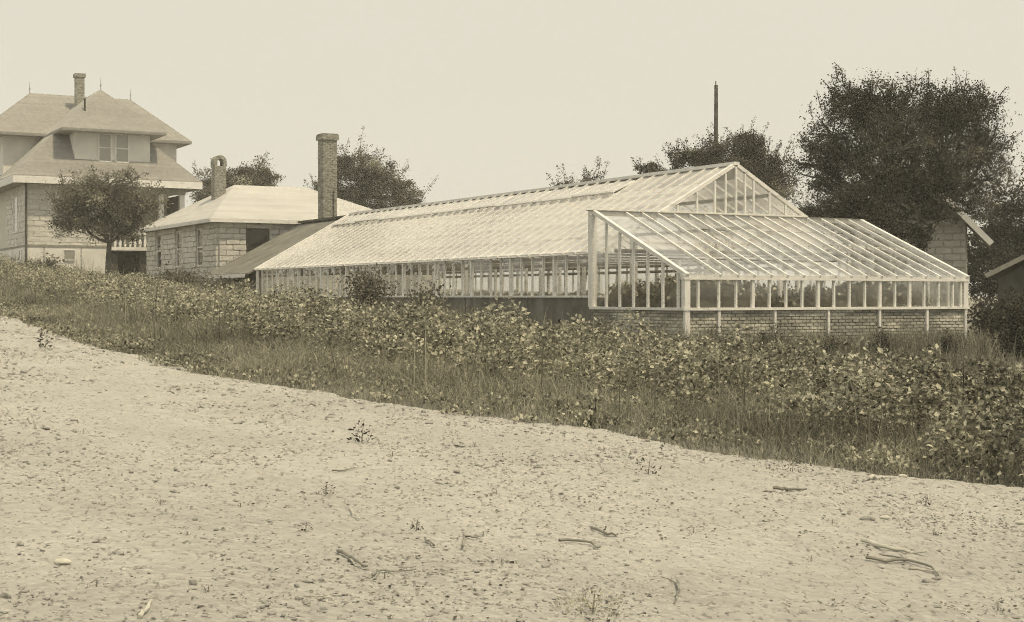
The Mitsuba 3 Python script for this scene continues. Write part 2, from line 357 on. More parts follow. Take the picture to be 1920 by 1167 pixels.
for side in (-1, 1):
    se = SC + side * (SC - S0 + 0.12)
    nn = nl if side < 0 else nr
    for i in range(NB + 1):
        t = T0 + i * BAY
        big = i in (0, NB)
        put('roof_bar', H(G.beam(roof_pt(se, t + random.gauss(0, 0.004), 0.02 + random.gauss(0, 0.003)), roof_pt(SC + side * 0.05, t + random.gauss(0, 0.004), 0.02), 0.11 if big else 0.036, 0.09 if big else 0.06, nn)), 'paint', gh)
    rows = 5 if side < 0 else 1
    for i in range(NB):
        t = T0 + i * BAY
        vent = VT0 <= i < VT1 and side < 0
        top = SC + side * (VW + 0.02 if vent else 0.03)
        for r_ in range(rows):
            a, b = se + (top - se) * r_ / rows, se + (top - se) * (r_ + 1) / rows
            tl = random.uniform(-0.004, 0.004)
            ov = -side * 0.02
            put('roof_pane', (np.array([G.w(*roof_pt(a, t + 0.005, 0.007 + tl)), G.w(*roof_pt(a, t + BAY - 0.005, 0.007 - tl)), G.w(*roof_pt(b + ov * 0, t + BAY - 0.005, 0.0)), G.w(*roof_pt(b, t + 0.005, 0.0))]), [[0, 1, 2], [0, 2, 3]]), 'limed_glass', gh)
    put('purlin', H(G.beam(roof_pt(SC + side * 1.15, T0 + 0.1, -0.09), roof_pt(SC + side * 1.15, T1, -0.09), 0.06, 0.09)), 'grey_wood', gh)
    put('purlin', H(G.beam(roof_pt(SC + side * 2.4, T0 + 0.1, -0.09), roof_pt(SC + side * 2.4, T1, -0.09), 0.06, 0.09)), 'grey_wood', gh)
put('ridge_board', H(G.box(SC - 0.035, SC + 0.035, T0 + 0.06, T1 - 0.05, MR - 0.36, MR - 0.021)), 'grey_wood', gh)
cuts = [T0 - 0.06] + [T0 + (VT0 + 4 * q) * BAY for q in range(0, 10, 2)] + [T1 - 0.02]
for a, b in zip(cuts[:-1], cuts[1:]):
    o = random.uniform(-0.012, 0.022)
    put('ridge_cap', H(G.box(SC - 0.09, SC + 0.09, a, b - 0.01, MR - 0.02 + o, MR + 0.065 + o)), 'paint', gh)
# ridge vents, hinged under the cap and propped open at their lower edge
nv = 9
for q in range(nv):
    i0 = VT0 + q * 4
    if i0 >= VT1: break
    ta, tb = T0 + i0 * BAY + 0.03, T0 + min(i0 + 4, NB) * BAY - 0.03
    op = 0.05 + 0.05 * random.random()
    hs, ls = SC - 0.36, SC - VW - 0.10
    hi = lambda t, d=0: (hs, t, MR - slope * 0.36 + 0.06 + d)
    lo = lambda t, d=0: (ls, t, MR - slope * (VW + 0.10) + 0.06 + op + d)
    v = gh + '__' + numbered('vent') if False else numbered(gh + '__vent')
    n_ = np.array([-(hi(0)[2] - lo(0)[2]), 0, hs - ls])
    fr_ = MB()
    for t in (ta + 0.025, tb - 0.025): fr_.hexa(G.beam(lo(t), hi(t), 0.05, 0.045, n_))
    for m_ in (1, 2, 3):
        t = ta + (tb - ta) * m_ / 4
        fr_.hexa(G.beam(lo(t), hi(t), 0.03, 0.04, n_))
    fr_.hexa(G.beam(lo(ta), lo(tb), 0.06, 0.05, (-1, 0, 0.5)))
    fr_.hexa(G.beam(hi(ta), hi(tb), 0.05, 0.04, (-1, 0, 0.5)))
    scene[v] = mikit.ply(fr_.mesh(), 'paint')
    for m_ in range(4):
        a, b = ta + (tb - ta) * m_ / 4, ta + (tb - ta) * (m_ + 1) / 4
        put('pane', (np.array([G.w(*lo(a)), G.w(*lo(b)), G.w(*hi(b)), G.w(*hi(a))]), [[0, 1, 2], [0, 2, 3]]), 'limed_glass', v)
    put('stay', H(G.beam((ls + 0.05, (ta + tb) / 2, lo(0)[2] - 0.03), (ls + 0.02, (ta + tb) / 2, lo(0)[2] - op - 0.12), 0.025, 0.025, (1, 0, 0))), 'pipe_metal', v)
# front gable above the lean-to, and back gable
gb = [-1.82, -1.23, -0.67, -0.33, 0, 0.29, 0.57, 1.09, 1.62]
put('gable_plate', H(G.box(SC - 2.33, SC + 2.33, T0 - 0.075, T0 + 0.03, ET + 0.012, ET + 0.075)), 'paint', gh)
for d in gb:
    e1 = MR - slope * abs(d) - 0.05
    put('gable_bar', H(G.box(SC + d - 0.025, SC + d + 0.025, T0 - 0.05, T0 + 0.0, ET + 0.075, e1)), 'paint', gh)
ge = [-2.3] + gb + [2.3]
for a, b in zip(ge[:-1], ge[1:]):
    f_ = lambda d: max(MR - slope * abs(d) - 0.02, ET + 0.076)
    pts = [(a, ET + 0.075), (b, ET + 0.075), (b, f_(b)), (a, f_(a))]
    put('gable_pane', (np.array([G.w(SC + d, T0 - 0.025, e) for d, e in pts]), [[0, 1, 2], [0, 2, 3]]), 'dusty_glass', gh)
for d in np.arange(-4, 4.01, 0.8):
    put('back_gable_bar', H(G.box(SC + d - 0.03, SC + d + 0.03, T1 - 0.06, T1, -0.2, MR - slope * abs(d) - 0.04)), 'paint', gh)
put('end_wall', H(G.box(S0 + 0.17, S1 - 0.17, T1 - 0.2, T1, -2.0, 0.9)), 'plaster', gh)
# columns, ties and pipes inside
for i in range(2, NB, 4):
    t = T0 + i * BAY
    for d in (-2.4, 2.4):
        put('column', H(G.box(SC + d - 0.04, SC + d + 0.04, t - 0.04, t + 0.04, -1.9, MR - slope * 2.4 - 0.12)), 'paint', gh)
    put('tie_rod', H(G.beam((S0 + 0.05, t, ME - 0.05), (S1 - 0.05, t, ME - 0.05), 0.03, 0.05)), 'dark_wood', gh)
for s in (S0 + 0.22, S1 - 0.22):
    for e in (0.98, 0.80):
        put('heating_pipe', tubes([([G.w(s, T0 + 0.3, e), G.w(s, T1 - 0.3, e)], 0.045)], 8), 'pipe_metal', gh, smooth=40)

# ------------------------------------------------------------------ the glass lean-to across its gable end
lt = thing('lean_to', 'sloping glass lean-to with a brick base across the near end of the long greenhouse', 'greenhouse')
sl = (ET - EE) / DP
bw = put('base_wall', H(G.box(0.03, L - 0.03, 0.03, 0.23, -2.2, ES - 0.06)), 'mortar', lt)
masonry(G, bw, 's', 0.03, 0.0, L, -1.75, ES - 0.06, 0.0765, 0.215, 0.03, 'brick', 'brick', limit=282, seed=3, rough=0.005)
ew = put('end_wall', H(G.box(0.03, 0.23, 0.23, DP, -2.2, ES - 0.06)), 'mortar', lt)
masonry(G, ew, 't', 0.03, 0.0, DP, -1.75, ES - 0.06, 0.0765, 0.215, 0.03, 'brick', 'brick', limit=0, seed=4, rough=0.005)
ew = put('end_wall', H(G.box(L - 0.23, L, 0.23, DP, -2.2, ES - 0.06)), 'mortar', lt)
put('sill', H(G.box(-0.06, L + 0.06, -0.07, 0.10, ES - 0.06, ES)), 'paint', lt)
put('sill', H(G.box(-0.06, 0.10, 0.10, DP, ES - 0.06, ES)), 'paint', lt)
put('sill', H(G.box(L - 0.10, L + 0.06, 0.10, DP, ES - 0.06, ES)), 'paint', lt)
put('eave_beam', H(G.box(-0.05, L + 0.05, -0.07, 0.07, EE - 0.10, EE + 0.0)), 'paint', lt)
put('top_beam', H(G.box(-0.08, L + 0.10, DP - 0.10, DP + 0.02, ET - 0.10, ET + 0.01)), 'paint', lt)
put('ridge_flashing', H(G.box(-0.10, L + 0.12, DP - 0.14, DP + 0.06, ET + 0.0115, ET + 0.03)), 'grey_wood', lt)
for s in (0.065, L - 0.03):
    put('corner_post', H(G.box(s - 0.085, s + 0.06, -0.05, 0.08, ES, EE - 0.10)), 'paint', lt)
put('corner_post', H(G.box(-0.05, 0.10, DP - 0.10, DP + 0.06, -0.25, ET - 0.10)), 'paint', lt)
put('corner_post', H(G.box(L - 0.10, L + 0.03, DP - 0.08, DP + 0.03, -0.25, ET - 0.10)), 'paint', lt)
for u, w in ((1287, 0.13), (1347, 0.07), (1452, 0.06), (1552, 0.06), (1648, 0.06), (1737, 0.07), (1809, 0.07)):
    s = G.s_of(u, 0)
    put('wall_batten', H(G.box(s - w / 2, s + w / 2, -0.045, 0.03, -1.9, ES - 0.061)), 'paint', lt)
bars = [0.37, 0.93] + [0.93 + 0.4755 * i for i in range(1, 16)] + [8.33]
for i, s in enumerate(bars):
    th = 0.075 if i in (3, 7, 11, 13) else 0.042
    put('wall_bar', H(G.box(s - th / 2, s + th / 2, -0.035, 0.035, ES, EE - 0.10)), 'paint', lt)
be = [0.08] + bars + [L - 0.08]
for a, b in zip(be[:-1], be[1:]):
    o = random.uniform(-0.01, 0.01)
    put('wall_pane', (np.array([G.w(a, o, ES), G.w(b, -o, ES), G.w(b, -o, EE - 0.10), G.w(a, o, EE - 0.10)]), [[0, 1, 2], [0, 2, 3]]), 'dusty_glass', lt)
lz = lambda t, d=0.0: EE + sl * t + d
for s in [0.02] + bars[1:16] + [8.06, L - 0.02]:
    end = s in (0.02, L - 0.02)
    put('roof_bar', H(G.beam((s, -0.09, lz(-0.09, 0.03)), (s, DP - 0.10, lz(DP - 0.10, 0.03)), 0.10 if end else 0.045, 0.09 if end else 0.065, (0, -sl, 1))), 'paint', lt)
rb = [0.07] + bars[1:16] + [8.06, L - 0.07]
for a, b in zip(rb[:-1], rb[1:]):
    for q in range(4):
        t0, t1 = -0.08 + (DP - 0.04) * q / 4, -0.08 + (DP - 0.04) * (q + 1) / 4
        tl = random.uniform(-0.004, 0.004)
        put('roof_pane', (np.array([G.w(a, t0, lz(t0, 0.022 + tl)), G.w(b, t0, lz(t0, 0.022 - tl)), G.w(b, t1, lz(t1, 0.008)), G.w(a, t1, lz(t1, 0.008))]), [[0, 1, 2], [0, 2, 3]]), 'streaky_glass', lt)
put('purlin', H(G.beam((0.1, DP * 0.52, lz(DP * 0.52, -0.07)), (L - 0.1, DP * 0.52, lz(DP * 0.52, -0.07)), 0.05, 0.08)), 'paint', lt)
for s, first in ((0.0, True), (L, False)):
    ts = [G.t_of(u, 0) for u in (1272, 1243, 1215, 1188, 1162, 1137)] if first else list(np.linspace(0.6, 3.3, 5))
    for t in ts:
        put('end_bar', H(G.box(s - 0.03, s + 0.03, t - 0.025, t + 0.025, ES, lz(t, -0.02))), 'paint', lt)
    te = [0.08] + ts + [DP - 0.08]
    for a, b in zip(te[:-1], te[1:]):
        put('end_pane', (np.array([G.w(s, a, ES), G.w(s, b, ES), G.w(s, b, lz(b, -0.01)), G.w(s, a, lz(a, -0.01))]), [[0, 1, 2], [0, 2, 3]]), 'dusty_glass', lt)
for s in (2.1, 4.3, 6.5):
    put('column', H(G.box(s - 0.04, s + 0.04, DP * 0.52 - 0.04, DP * 0.52 + 0.04, -1.6, lz(DP * 0.52, -0.11))), 'paint', lt)
for e in (0.30,):
    put('heating_pipe', tubes([([G.w(0.5, DP - 0.3, e + 0.8), G.w(L - 0.5, DP - 0.3, e + 0.8)], 0.05)], 8), 'pipe_metal', lt, smooth=40)

# benches inside and what grows on them
def bench(label, s0, s1, t0, t1, e):
    b = thing('plant_bench', label, 'bench')
    put('bench_top', H(G.box(s0, s1, t0, t1, e - 0.06, e)), 'grey_wood', b)
    put('front_board', H(G.box(s0 - 0.025, s0, t0, t1, e - 0.10, e + 0.10)), 'grey_wood', b)
    put('back_board', H(G.box(s1, s1 + 0.025, t0, t1, e - 0.10, e + 0.10)), 'grey_wood', b)
    n = max(2, int(max(s1 - s0, t1 - t0) / 2))
    for i in range(n):
        k_ = (i + 0.5) / n
        for side in (0.08, 0.92):
            s, t = (s0 + (s1 - s0) * side, t0 + (t1 - t0) * k_) if t1 - t0 > s1 - s0 else (s0 + (s1 - s0) * k_, t0 + (t1 - t0) * side)
            put('leg', H(G.box(s - 0.04, s + 0.04, t - 0.04, t + 0.04, -1.7, e - 0.06)), 'grey_wood', b)
bench('long wooden plant bench just inside the side panes of the long greenhouse', 0.75, 1.75, 4.6, 22, -0.42)
bench('wide wooden plant bench down the middle of the long greenhouse', 2.9, 5.8, 5.2, 24, -0.42)
bench('long wooden plant bench along the far side panes of the long greenhouse', 6.95, 7.95, 4.6, 24, -0.42)
bench('wooden plant bench behind the front panes of the glass lean-to', 0.5, 8.0, 0.45, 1.55, -0.55)
def bedding(key, label, cat, regions, r):
    parts = []
    for s0, s1, t0, t1, e, hgt, n, lum, fl in regions:
        s, t = r.uniform(s0, s1, n), r.uniform(t0, t1, n)
        clump = meshkit.fbm(np.stack([s * 1.4, t * 1.4, s * 0], -1), 2, 4)
        h = hgt * (0.25 + 1.1 * clump) * r.uniform(0.0, 1, n) ** 0.6
        p = G.o + s[:, None] * AX + t[:, None] * BX
        pos = np.column_stack([p, EYE + e + h])
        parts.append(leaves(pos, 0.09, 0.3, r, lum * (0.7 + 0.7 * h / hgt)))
        m = (h > 0.45 * hgt) & (r.uniform(size=n) < fl)
        pf = pos[m] + [0, 0, 0.05]
        for _ in range(3):
            parts.append(leaves(pf, 0.09, 0.4, r, np.full(len(pf), 0.55), width=0.5))
    m_, c = join(parts)
    k_ = put(key, m_, 'leaf', color=c)
    stuff(k_, label, cat)
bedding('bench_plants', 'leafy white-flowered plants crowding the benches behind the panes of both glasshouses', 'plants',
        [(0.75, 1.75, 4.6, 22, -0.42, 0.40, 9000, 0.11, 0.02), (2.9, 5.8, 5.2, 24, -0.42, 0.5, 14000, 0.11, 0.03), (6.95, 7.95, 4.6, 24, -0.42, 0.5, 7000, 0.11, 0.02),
         (0.35, 3.0, 0.5, 3.7, -0.6, 1.15, 15000, 0.10, 0.07), (3.0, 8.0, 0.5, 3.2, -0.6, 0.85, 12000, 0.09, 0.03)], np.random.default_rng(5))

# ------------------------------------------------------------------ dark-roofed shed at its far end, and the tall chimney
TS0, TS1 = T1 + 0.05, 35.15
sh = thing('boiler_shed', 'low dark-roofed shed joining the far end of the long greenhouse to the small block house', 'shed')
es, er = 0.93, MR - 0.12
ss = S0 - 0.36
rf = MB()
for a, b in ((ss, SC), (SC, 2 * SC - ss)):
    ea, eb = (es, er) if a == ss else (er, es)
    rf.hexa([G.w(a, TS0, ea - 0.06), G.w(b, TS0, eb - 0.06), G.w(b, TS1, eb - 0.06), G.w(a, TS1, ea - 0.06), G.w(a, TS0, ea), G.w(b, TS0, eb), G.w(b, TS1, eb), G.w(a, TS1, ea)])
put('roof', rf.mesh(), 'tar_roofing', sh)
put('ridge_board', H(G.box(SC - 0.16, SC + 0.16, TS0, TS1, er + 0.002, er + 0.10)), 'dark_wood', sh)
put('fascia', H(G.box(ss - 0.025, ss, TS0 + 0.4, TS1 - 0.5, es - 0.17, es - 0.02)), 'paint', sh)
put('wall', H(G.box(S0 + 0.1, S0 + 0.3, TS0, TS1, -1.0, 1.0)), 'dark_wood', sh)
put('wall', H(G.box(S1 - 0.3, S1 - 0.1, TS0, TS1, -1.0, 1.0)), 'dark_wood', sh)
put('gable_wall', (np.array([G.w(s, TS0 + 0.02, e) for s, e in ((S0 + 0.3, -1), (S1 - 0.3, -1), (S1 - 0.3, 1.1), (SC, er - 0.1), (S0 + 0.3, 1.1))]), [[0, 1, 2], [0, 2, 3], [0, 3, 4]]), 'dark_wood', sh)

def brick_shaft(fr, parent, s, t, w, e0, e1, course, ln, m, seed, name='brick'):
    r = random.Random(seed); mb = MB()
    put('shaft', H(fr.box(s - w / 2 + 0.02, s + w / 2 - 0.02, t - w / 2 + 0.02, t + w / 2 - 0.02, e0, e1)), 'mortar', parent)
    e, row = e0, 0
    while e < e1 - 0.02:
        x = -w / 2 - (ln / 2 if row % 2 else 0)
        while x < w / 2 - 0.02:
            a, b = max(x, -w / 2) + 0.006, min(x + ln, w / 2) - 0.006
            x += ln
            if b - a < 0.03: continue
            for q in range(4):
                o = r.uniform(-0.006, 0.006)
                d0, d1 = w / 2 - 0.02, w / 2 + o
                bx = (a, b, -d1, -d0) if q == 0 else (a, b, d0, d1) if q == 1 else (-d1, -d0, a, b) if q == 2 else (d0, d1, a, b)
                mb.hexa(fr.box(s + bx[0], s + bx[1], t + bx[2], t + bx[3], e + 0.005, e + course - 0.005))
        e += course; row += 1
    stuff(put(name, mb.mesh(), m, parent))
ch = thing('chimney', 'tall square brick chimney rising beside the dark shed roof', 'chimney')
tc = 33.0; sc_ = G.s_of(614, tc)
CT = 304 / F * G.w(sc_, tc, 0)[1]
brick_shaft(G, ch, sc_, tc, 0.64, 1.5, CT - 0.27, 0.077, 0.21, 'chimney_brick', 9)
put('cap', H(G.box(sc_ - 0.385, sc_ + 0.385, tc - 0.385, tc + 0.385, CT - 0.27, CT - 0.04)), 'chimney_brick', ch)
put('cap_rim', H(G.box(sc_ - 0.35, sc_ + 0.35, tc - 0.35, tc + 0.35, CT - 0.04, CT)), 'mortar', ch)
put('conductor_pipe', tubes([([G.w(sc_ + 0.14, tc - 0.37, 3.3), G.w(sc_ + 0.14, tc - 0.37, 4.6)], 0.02)], 6), 'pipe_metal', ch)

# ------------------------------------------------------------------ hip roofs and windows
def hull(pts): 
    h = trimesh.Trimesh(np.array(pts), process=False).convex_hull
    return h
def window(fr, parent, axis, fixed, a0, a1, e0, e1, name='window', out=-1, sash=True, dark='dark', frame='paint', fw=0.07):
    """A framed sash window proud of the wall: frame, two sashes' meeting rail, pane, dark room behind."""
    def bx(p, q, d0, d1, z0, z1):
        lo, hi = fixed + min(d0 * -out, d1 * -out), fixed + max(d0 * -out, d1 * -out)
        return fr.box(p, q, lo, hi, z0, z1) if axis == 's' else fr.box(lo, hi, p, q, z0, z1)
    mb = MB()
    mb.hexa(bx(a0 - fw, a0, -0.05, 0.02, e0 - fw, e1 + fw)); mb.hexa(bx(a1, a1 + fw, -0.05, 0.02, e0 - fw, e1 + fw))
    mb.hexa(bx(a0, a1, -0.05, 0.02, e1, e1 + fw)); mb.hexa(bx(a0, a1, -0.09, 0.02, e0 - fw, e0))
    wkey = put(name, mb.mesh(), frame, parent)
    if sash: put('meeting_rail', H(bx(a0, a1, -0.035, -0.012, (e0 + e1) / 2 - 0.03, (e0 + e1) / 2 + 0.03)), frame, wkey)
    def quad(d):
        dd = fixed - out * d
        return np.array([fr.w(x, dd, z) if axis == 's' else fr.w(dd, x, z) for x, z in ((a0, e0), (a1, e0), (a1, e1), (a0, e1))])
    put('pane', (quad(-0.018), [[0, 1, 2], [0, 2, 3]]), 'house_glass', wkey)
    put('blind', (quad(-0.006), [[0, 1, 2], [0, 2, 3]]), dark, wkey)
    return wkey

# ------------------------------------------------------------------ small block house with the white hip roof
ct = thing('block_house', 'small block house with a white hip roof and an arched chimney hood', 'house')
c0, c1, d0, d1 = 0.345, 10.2, 35.55, 48.2
ce, cr = 3.41, 5.40
w0, w1, x0, x1 = 0.86, 9.7, 36.05, 47.7
lows = [(c0, d0), (c1, d0), (c1, d1), (c0, d1)]
put('roof', hull([G.w(s, t, ce) for s, t in lows] + [G.w(3.45, 41.85, cr), G.w(7.2, 41.85, cr)]), 'white_roofing', ct)
for nm, b in (('fascia', (c0 - 0.02, c1 + 0.02, d0 - 0.02, d0 + 0.03)), ('fascia', (c0 - 0.02, c0 + 0.03, d0 + 0.031, d1)), ('fascia', (c1 - 0.03, c1 + 0.02, d0 + 0.031, d1))):
    put(nm, H(G.box(*b, ce - 0.16, ce - 0.004)), 'paint', ct)
put('soffit', H(G.box(c0 + 0.03, c1 - 0.03, d0 + 0.03, d1 - 0.03, ce - 0.14, ce - 0.10)), 'grey_wood', ct)
wl = put('wall', H(G.box(w0, w1, x0, x1, -0.6, ce - 0.141)), 'pale_mortar', ct)
tw = [G.t_of(u, w0) for u in (378, 339, 301)]
wh = 0.46
wins = [(t - wh, t + wh, 1.27, 2.98) for t in tw]
wins = []
for u, vt, vb in ((378, 431, 497), (339, 436, 499), (301, 441, 501)):
    t = G.t_of(u, w0); y = G.w(w0, t, 0)[1]
    wins.append((t - wh, t + wh, (VH - vb) / F * y, (VH - vt) / F * y))
masonry(G, wl, 't', w0, x0, x1, 0.42, ce - 0.141, 0.245, 0.62, 0.12, 'block', 'block', holes=[(a - 0.07, b + 0.07, c - 0.07, d + 0.07) for a, b, c, d in wins], seed=21, rough=0.022, gap=0.008)
for i, (a, b, c, d) in enumerate(wins):
    window(G, ct, 't', w0 + 0.0, a, b, c, d)
sa, sb = G.s_of(463, x0), G.s_of(501, x0)
fh = [(sa, sb, 1.0, 2.93)]
masonry(G, wl, 's', x0, w0, w0 + 4.2, 0.42, ce - 0.141, 0.245, 0.62, 0.12, 'block', 'block', holes=[(a - 0.07, b + 0.07, c, d + 0.07) for a, b, c, d in fh], seed=22, rough=0.022, gap=0.008)
window(G, ct, 's', x0, sa, sb, 1.0, 2.93, name='door', frame='dark_wood', sash=False, fw=0.10)
# its chimney: brick shaft with an arched hood
cs, cq = 2.45, 41.1
cb = numbered(ct + '__chimney')
ym = G.w(cs, cq, 0)[1]
ca = (VH - 313) / F * ym
brick_w = 0.56
scene[cb] = mikit.ply(H(G.box(cs - brick_w / 2 + 0.02, cs + brick_w / 2 - 0.02, cq - brick_w / 2 + 0.02, cq + brick_w / 2 - 0.02, ce + 0.3, ca)), 'mortar')
mb = MB(); r_ = random.Random(4); e = ce + 0.4; row = 0
while e < ca - 0.03:
    x = -brick_w / 2 - (0.105 if row % 2 else 0)
    while x < brick_w / 2 - 0.02:
        a, b = max(x, -brick_w / 2) + 0.006, min(x + 0.21, brick_w / 2) - 0.006; x += 0.21
        if b - a < 0.03: continue
        k1 = brick_w / 2 + r_.uniform(-0.006, 0.006); k0 = brick_w / 2 - 0.02
        for bx in ((a, b, -k1, -k0), (-k1, -k0, a, b), (k0, k1, a, b)):
            mb.hexa(G.box(cs + bx[0], cs + bx[1], cq + bx[2], cq + bx[3], e + 0.005, e + 0.072))
    e += 0.077; row += 1
stuff(put('bricks', mb.mesh(), 'chimney_brick', cb))
arch = MB()
R1_, R0_ = brick_w / 2 + 0.03, brick_w / 2 - 0.13
zs = ca + 0.22
for sd in (-1, 1):
    arch.hexa(G.box(*sorted((cs + sd * R0_, cs + sd * R1_)), cq - brick_w / 2, cq + brick_w / 2, ca, zs))
for i in range(9):
    a, b = math.pi * i / 9 + 0.015, math.pi * (i + 1) / 9 - 0.015
    q = [(cs + R * math.cos(g), zs + R * math.sin(g)) for R, g in ((R0_, a), (R1_, a), (R1_, b), (R0_, b))]
    arch.hexa([G.w(s, cq - brick_w / 2, z) for s, z in q] + [G.w(s, cq + brick_w / 2, z) for s, z in q])
k = put('arched_hood', arch.mesh(), 'chimney_brick', cb)

# ------------------------------------------------------------------ the big house on the left
base = at(51, 459, 73)[:2] - 0.8 * AX - 0.8 * BX
B = Frame(*base)
hs_ = thing('house', 'large block house with a hipped dormer and shingled roofs at the left edge', 'house')
FE = 6.1; FL = 2.62
put('lower_roof', hull([B.w(s, q, FE) for s, q in ((0, 0), (9.6, 0), (9.6, 13), (0, 13))] + [B.w(s, q, FE - 0.04) for s, q in ((0, 0), (9.6, 0), (9.6, 13), (0, 13))] + [B.w(s, q, 9.0) for s, q in ((2.9, 2.9), (6.7, 2.9), (6.7, 10), (2.9, 10))]), 'shingle', hs_)
for b in ((-0.03, 9.63, -0.03, 0.03), (-0.03, 0.03, 0.031, 13), (9.57, 9.63, 0.031, 13)):
    put('fascia', H(B.box(*b, FE - 0.40, FE - 0.045)), 'paint', hs_)
put('soffit', H(B.box(0.03, 9.57, 0.03, 12.9, FE - 0.36, FE - 0.32)), 'grey_wood', hs_)
wl = put('wall', H(B.box(0.86, 4.8, 0.86, 12.9, FL, FE - 0.361)), 'pale_mortar', hs_)
masonry(B, wl, 's', 0.86, 0.8, 4.8, FL + 0.0, FE - 0.361, 0.27, 0.62, 0.035, 'block', 'block', seed=31, rough=0.02, gap=0.014)
lw = [(3.7, 4.7, 3.4, 5.2)]
masonry(B, wl, 't', 0.86, 0.8, 7.0, FL + 0.0, FE - 0.361, 0.27, 0.62, 0.035, 'block', 'block', seed=32, rough=0.02, gap=0.014, holes=[(3.6, 4.8, 3.3, 5.3)])
window(B, hs_, 't', 0.86, *lw[0])
put('wall', H(B.box(4.801, 8.8, 3.6, 12.9, FL, FE - 0.361)), 'pale_mortar', hs_)
put('foundation', H(B.box(0.74, 4.8, 0.74, 12.8, -0.5, FL - 0.10)), 'plaster', hs_)
put('water_table', H(B.box(0.70, 4.83, 0.70, 12.8, FL - 0.098, FL - 0.002)), 'grey_wood', hs_)
fw_s = [B.s_of(u, 0.74) for u in (120, 140)]
window(B, hs_, 's', 0.74, fw_s[0], fw_s[1], 1.88, 2.36, name='cellar_window', sash=False, dark='curtain', fw=0.04)
for a in (1.6, 3.45):
    put('seam', H(B.box(a, a + 0.03, 0.725, 0.738, 0.5, FL - 0.12)), 'dark_wood', hs_)
window(B, hs_, 't', 0.74, 1.9, 2.5, 1.6, 2.35, name='cellar_window', sash=False, fw=0.04)
put('downpipe', tubes([([B.w(0.72, 0.66, 0.8), B.w(0.72, 0.66, FE - 0.36)], 0.06)], 6), 'dark_wood', hs_)
put('porch_floor', H(B.box(4.83, 8.95, 0.65, 3.6, FL - 0.22, FL - 0.04)), 'paint', hs_)
for s in (7.65, 8.78):
    put('porch_post', H(B.box(s - 0.13, s + 0.13, 0.8, 1.06, FL - 0.04, FE - 0.7)), 'paint', hs_)
put('porch_screen', H(B.box(8.70, 8.78, 1.1, 3.6, FL - 0.04, FE - 0.7)), 'dark_wood', hs_)
put('porch_beam', H(B.box(4.81, 8.95, 0.78, 1.08, FE - 0.70, FE - 0.362)), 'grey_wood', hs_)
put('railing', H(B.box(4.81, 8.6, 0.90, 1.0, FL + 0.62, FL + 0.74)), 'paint', hs_)
for i in range(14):
    s = 5.0 + i * 0.26
    prof = [(0.0, 0.03), (0.1, 0.07), (0.25, 0.085), (0.45, 0.045), (0.6, 0.06)]
    put('baluster', tubes([([B.w(s, 0.95, FL - 0.04 + z) for z, _ in prof], [r for _, r in prof])], 7), 'paint', hs_)
for s in (5.2, 6.8, 8.6):
    put('porch_pier', H(B.box(s - 0.2, s + 0.2, 1.0, 1.4, 0.2, FL - 0.22)), 'dark_wood', hs_)
put('porch_skirt', H(B.box(4.81, 8.9, 2.2, 2.4, 0.0, FL - 0.23)), 'dark', hs_)
put('upper_wall', H(B.box(0.45, 9.85, 5.7, 12.5, FE - 0.1, 8.62)), 'plaster', hs_)
up = [(-0.75, 4.9), (10.5, 4.9), (10.5, 13.3), (-0.75, 13.3)]
put('upper_roof', hull([B.w(s, q, 8.75) for s, q in up] + [B.w(s, q, 8.60) for s, q in up] + [B.w(2.45, 9.1, 11.45), B.w(8.1, 9.1, 11.45)]), 'shingle', hs_)
dm = numbered(hs_ + '__dormer')
ds0, ds1, dq = 3.2, 7.1, 1.0
scene[dm] = mikit.ply(H(B.box(ds0, ds1, dq, 4.6, 6.9, 8.50)), 'plaster')
dr_ = [(2.4, 0.2), (7.75, 0.2), (7.75, 6.5), (2.4, 6.5)]
put('dormer_roof', hull([B.w(s, q, 8.62) for s, q in dr_] + [B.w(s, q, 8.48) for s, q in dr_] + [B.w(5.15, 3.7, 11.15), B.w(5.15, 9.0, 11.15)]), 'shingle', dm)
for ua, ub in ((186, 207), (218, 240)):
    window(B, hs_, 's', dq, B.s_of(ua, dq), B.s_of(ub, dq), 7.06, 8.44, name='dormer_window', dark='curtain', fw=0.08)
cs2 = B.s_of(149, 7.2)
top = (VH - 139) / F * B.w(cs2, 7.2, 0)[1]
hc = numbered(hs_ + '__chimney')
scene[hc] = mikit.ply(H(B.box(cs2 - 0.23, cs2 + 0.23, 6.97, 7.43, 9.0, top - 0.2)), 'chimney_brick')
put('cap', H(B.box(cs2 - 0.29, cs2 + 0.29, 6.91, 7.49, top - 0.2, top)), 'chimney_brick', hc)
for s, q, e in ((2.45, 9.1, 11.45), (5.15, 3.7, 11.15), (8.1, 9.1, 11.45)):
    put('finial', tubes([([B.w(s, q, e - 0.05), B.w(s, q, e + 0.18), B.w(s, q, e + 0.23), B.w(s, q, e + 0.28), B.w(s, q, e + 0.62)], [0.022, 0.018, 0.045, 0.018, 0.008])], 6), 'grey_wood', hs_)
sv = B.s_of(160, 1.6)
put('vent_pipe', tubes([([B.w(sv, 1.7, 9.2), B.w(sv, 1.7, 10.35)], 0.05)], 6), 'dark_wood', hs_)

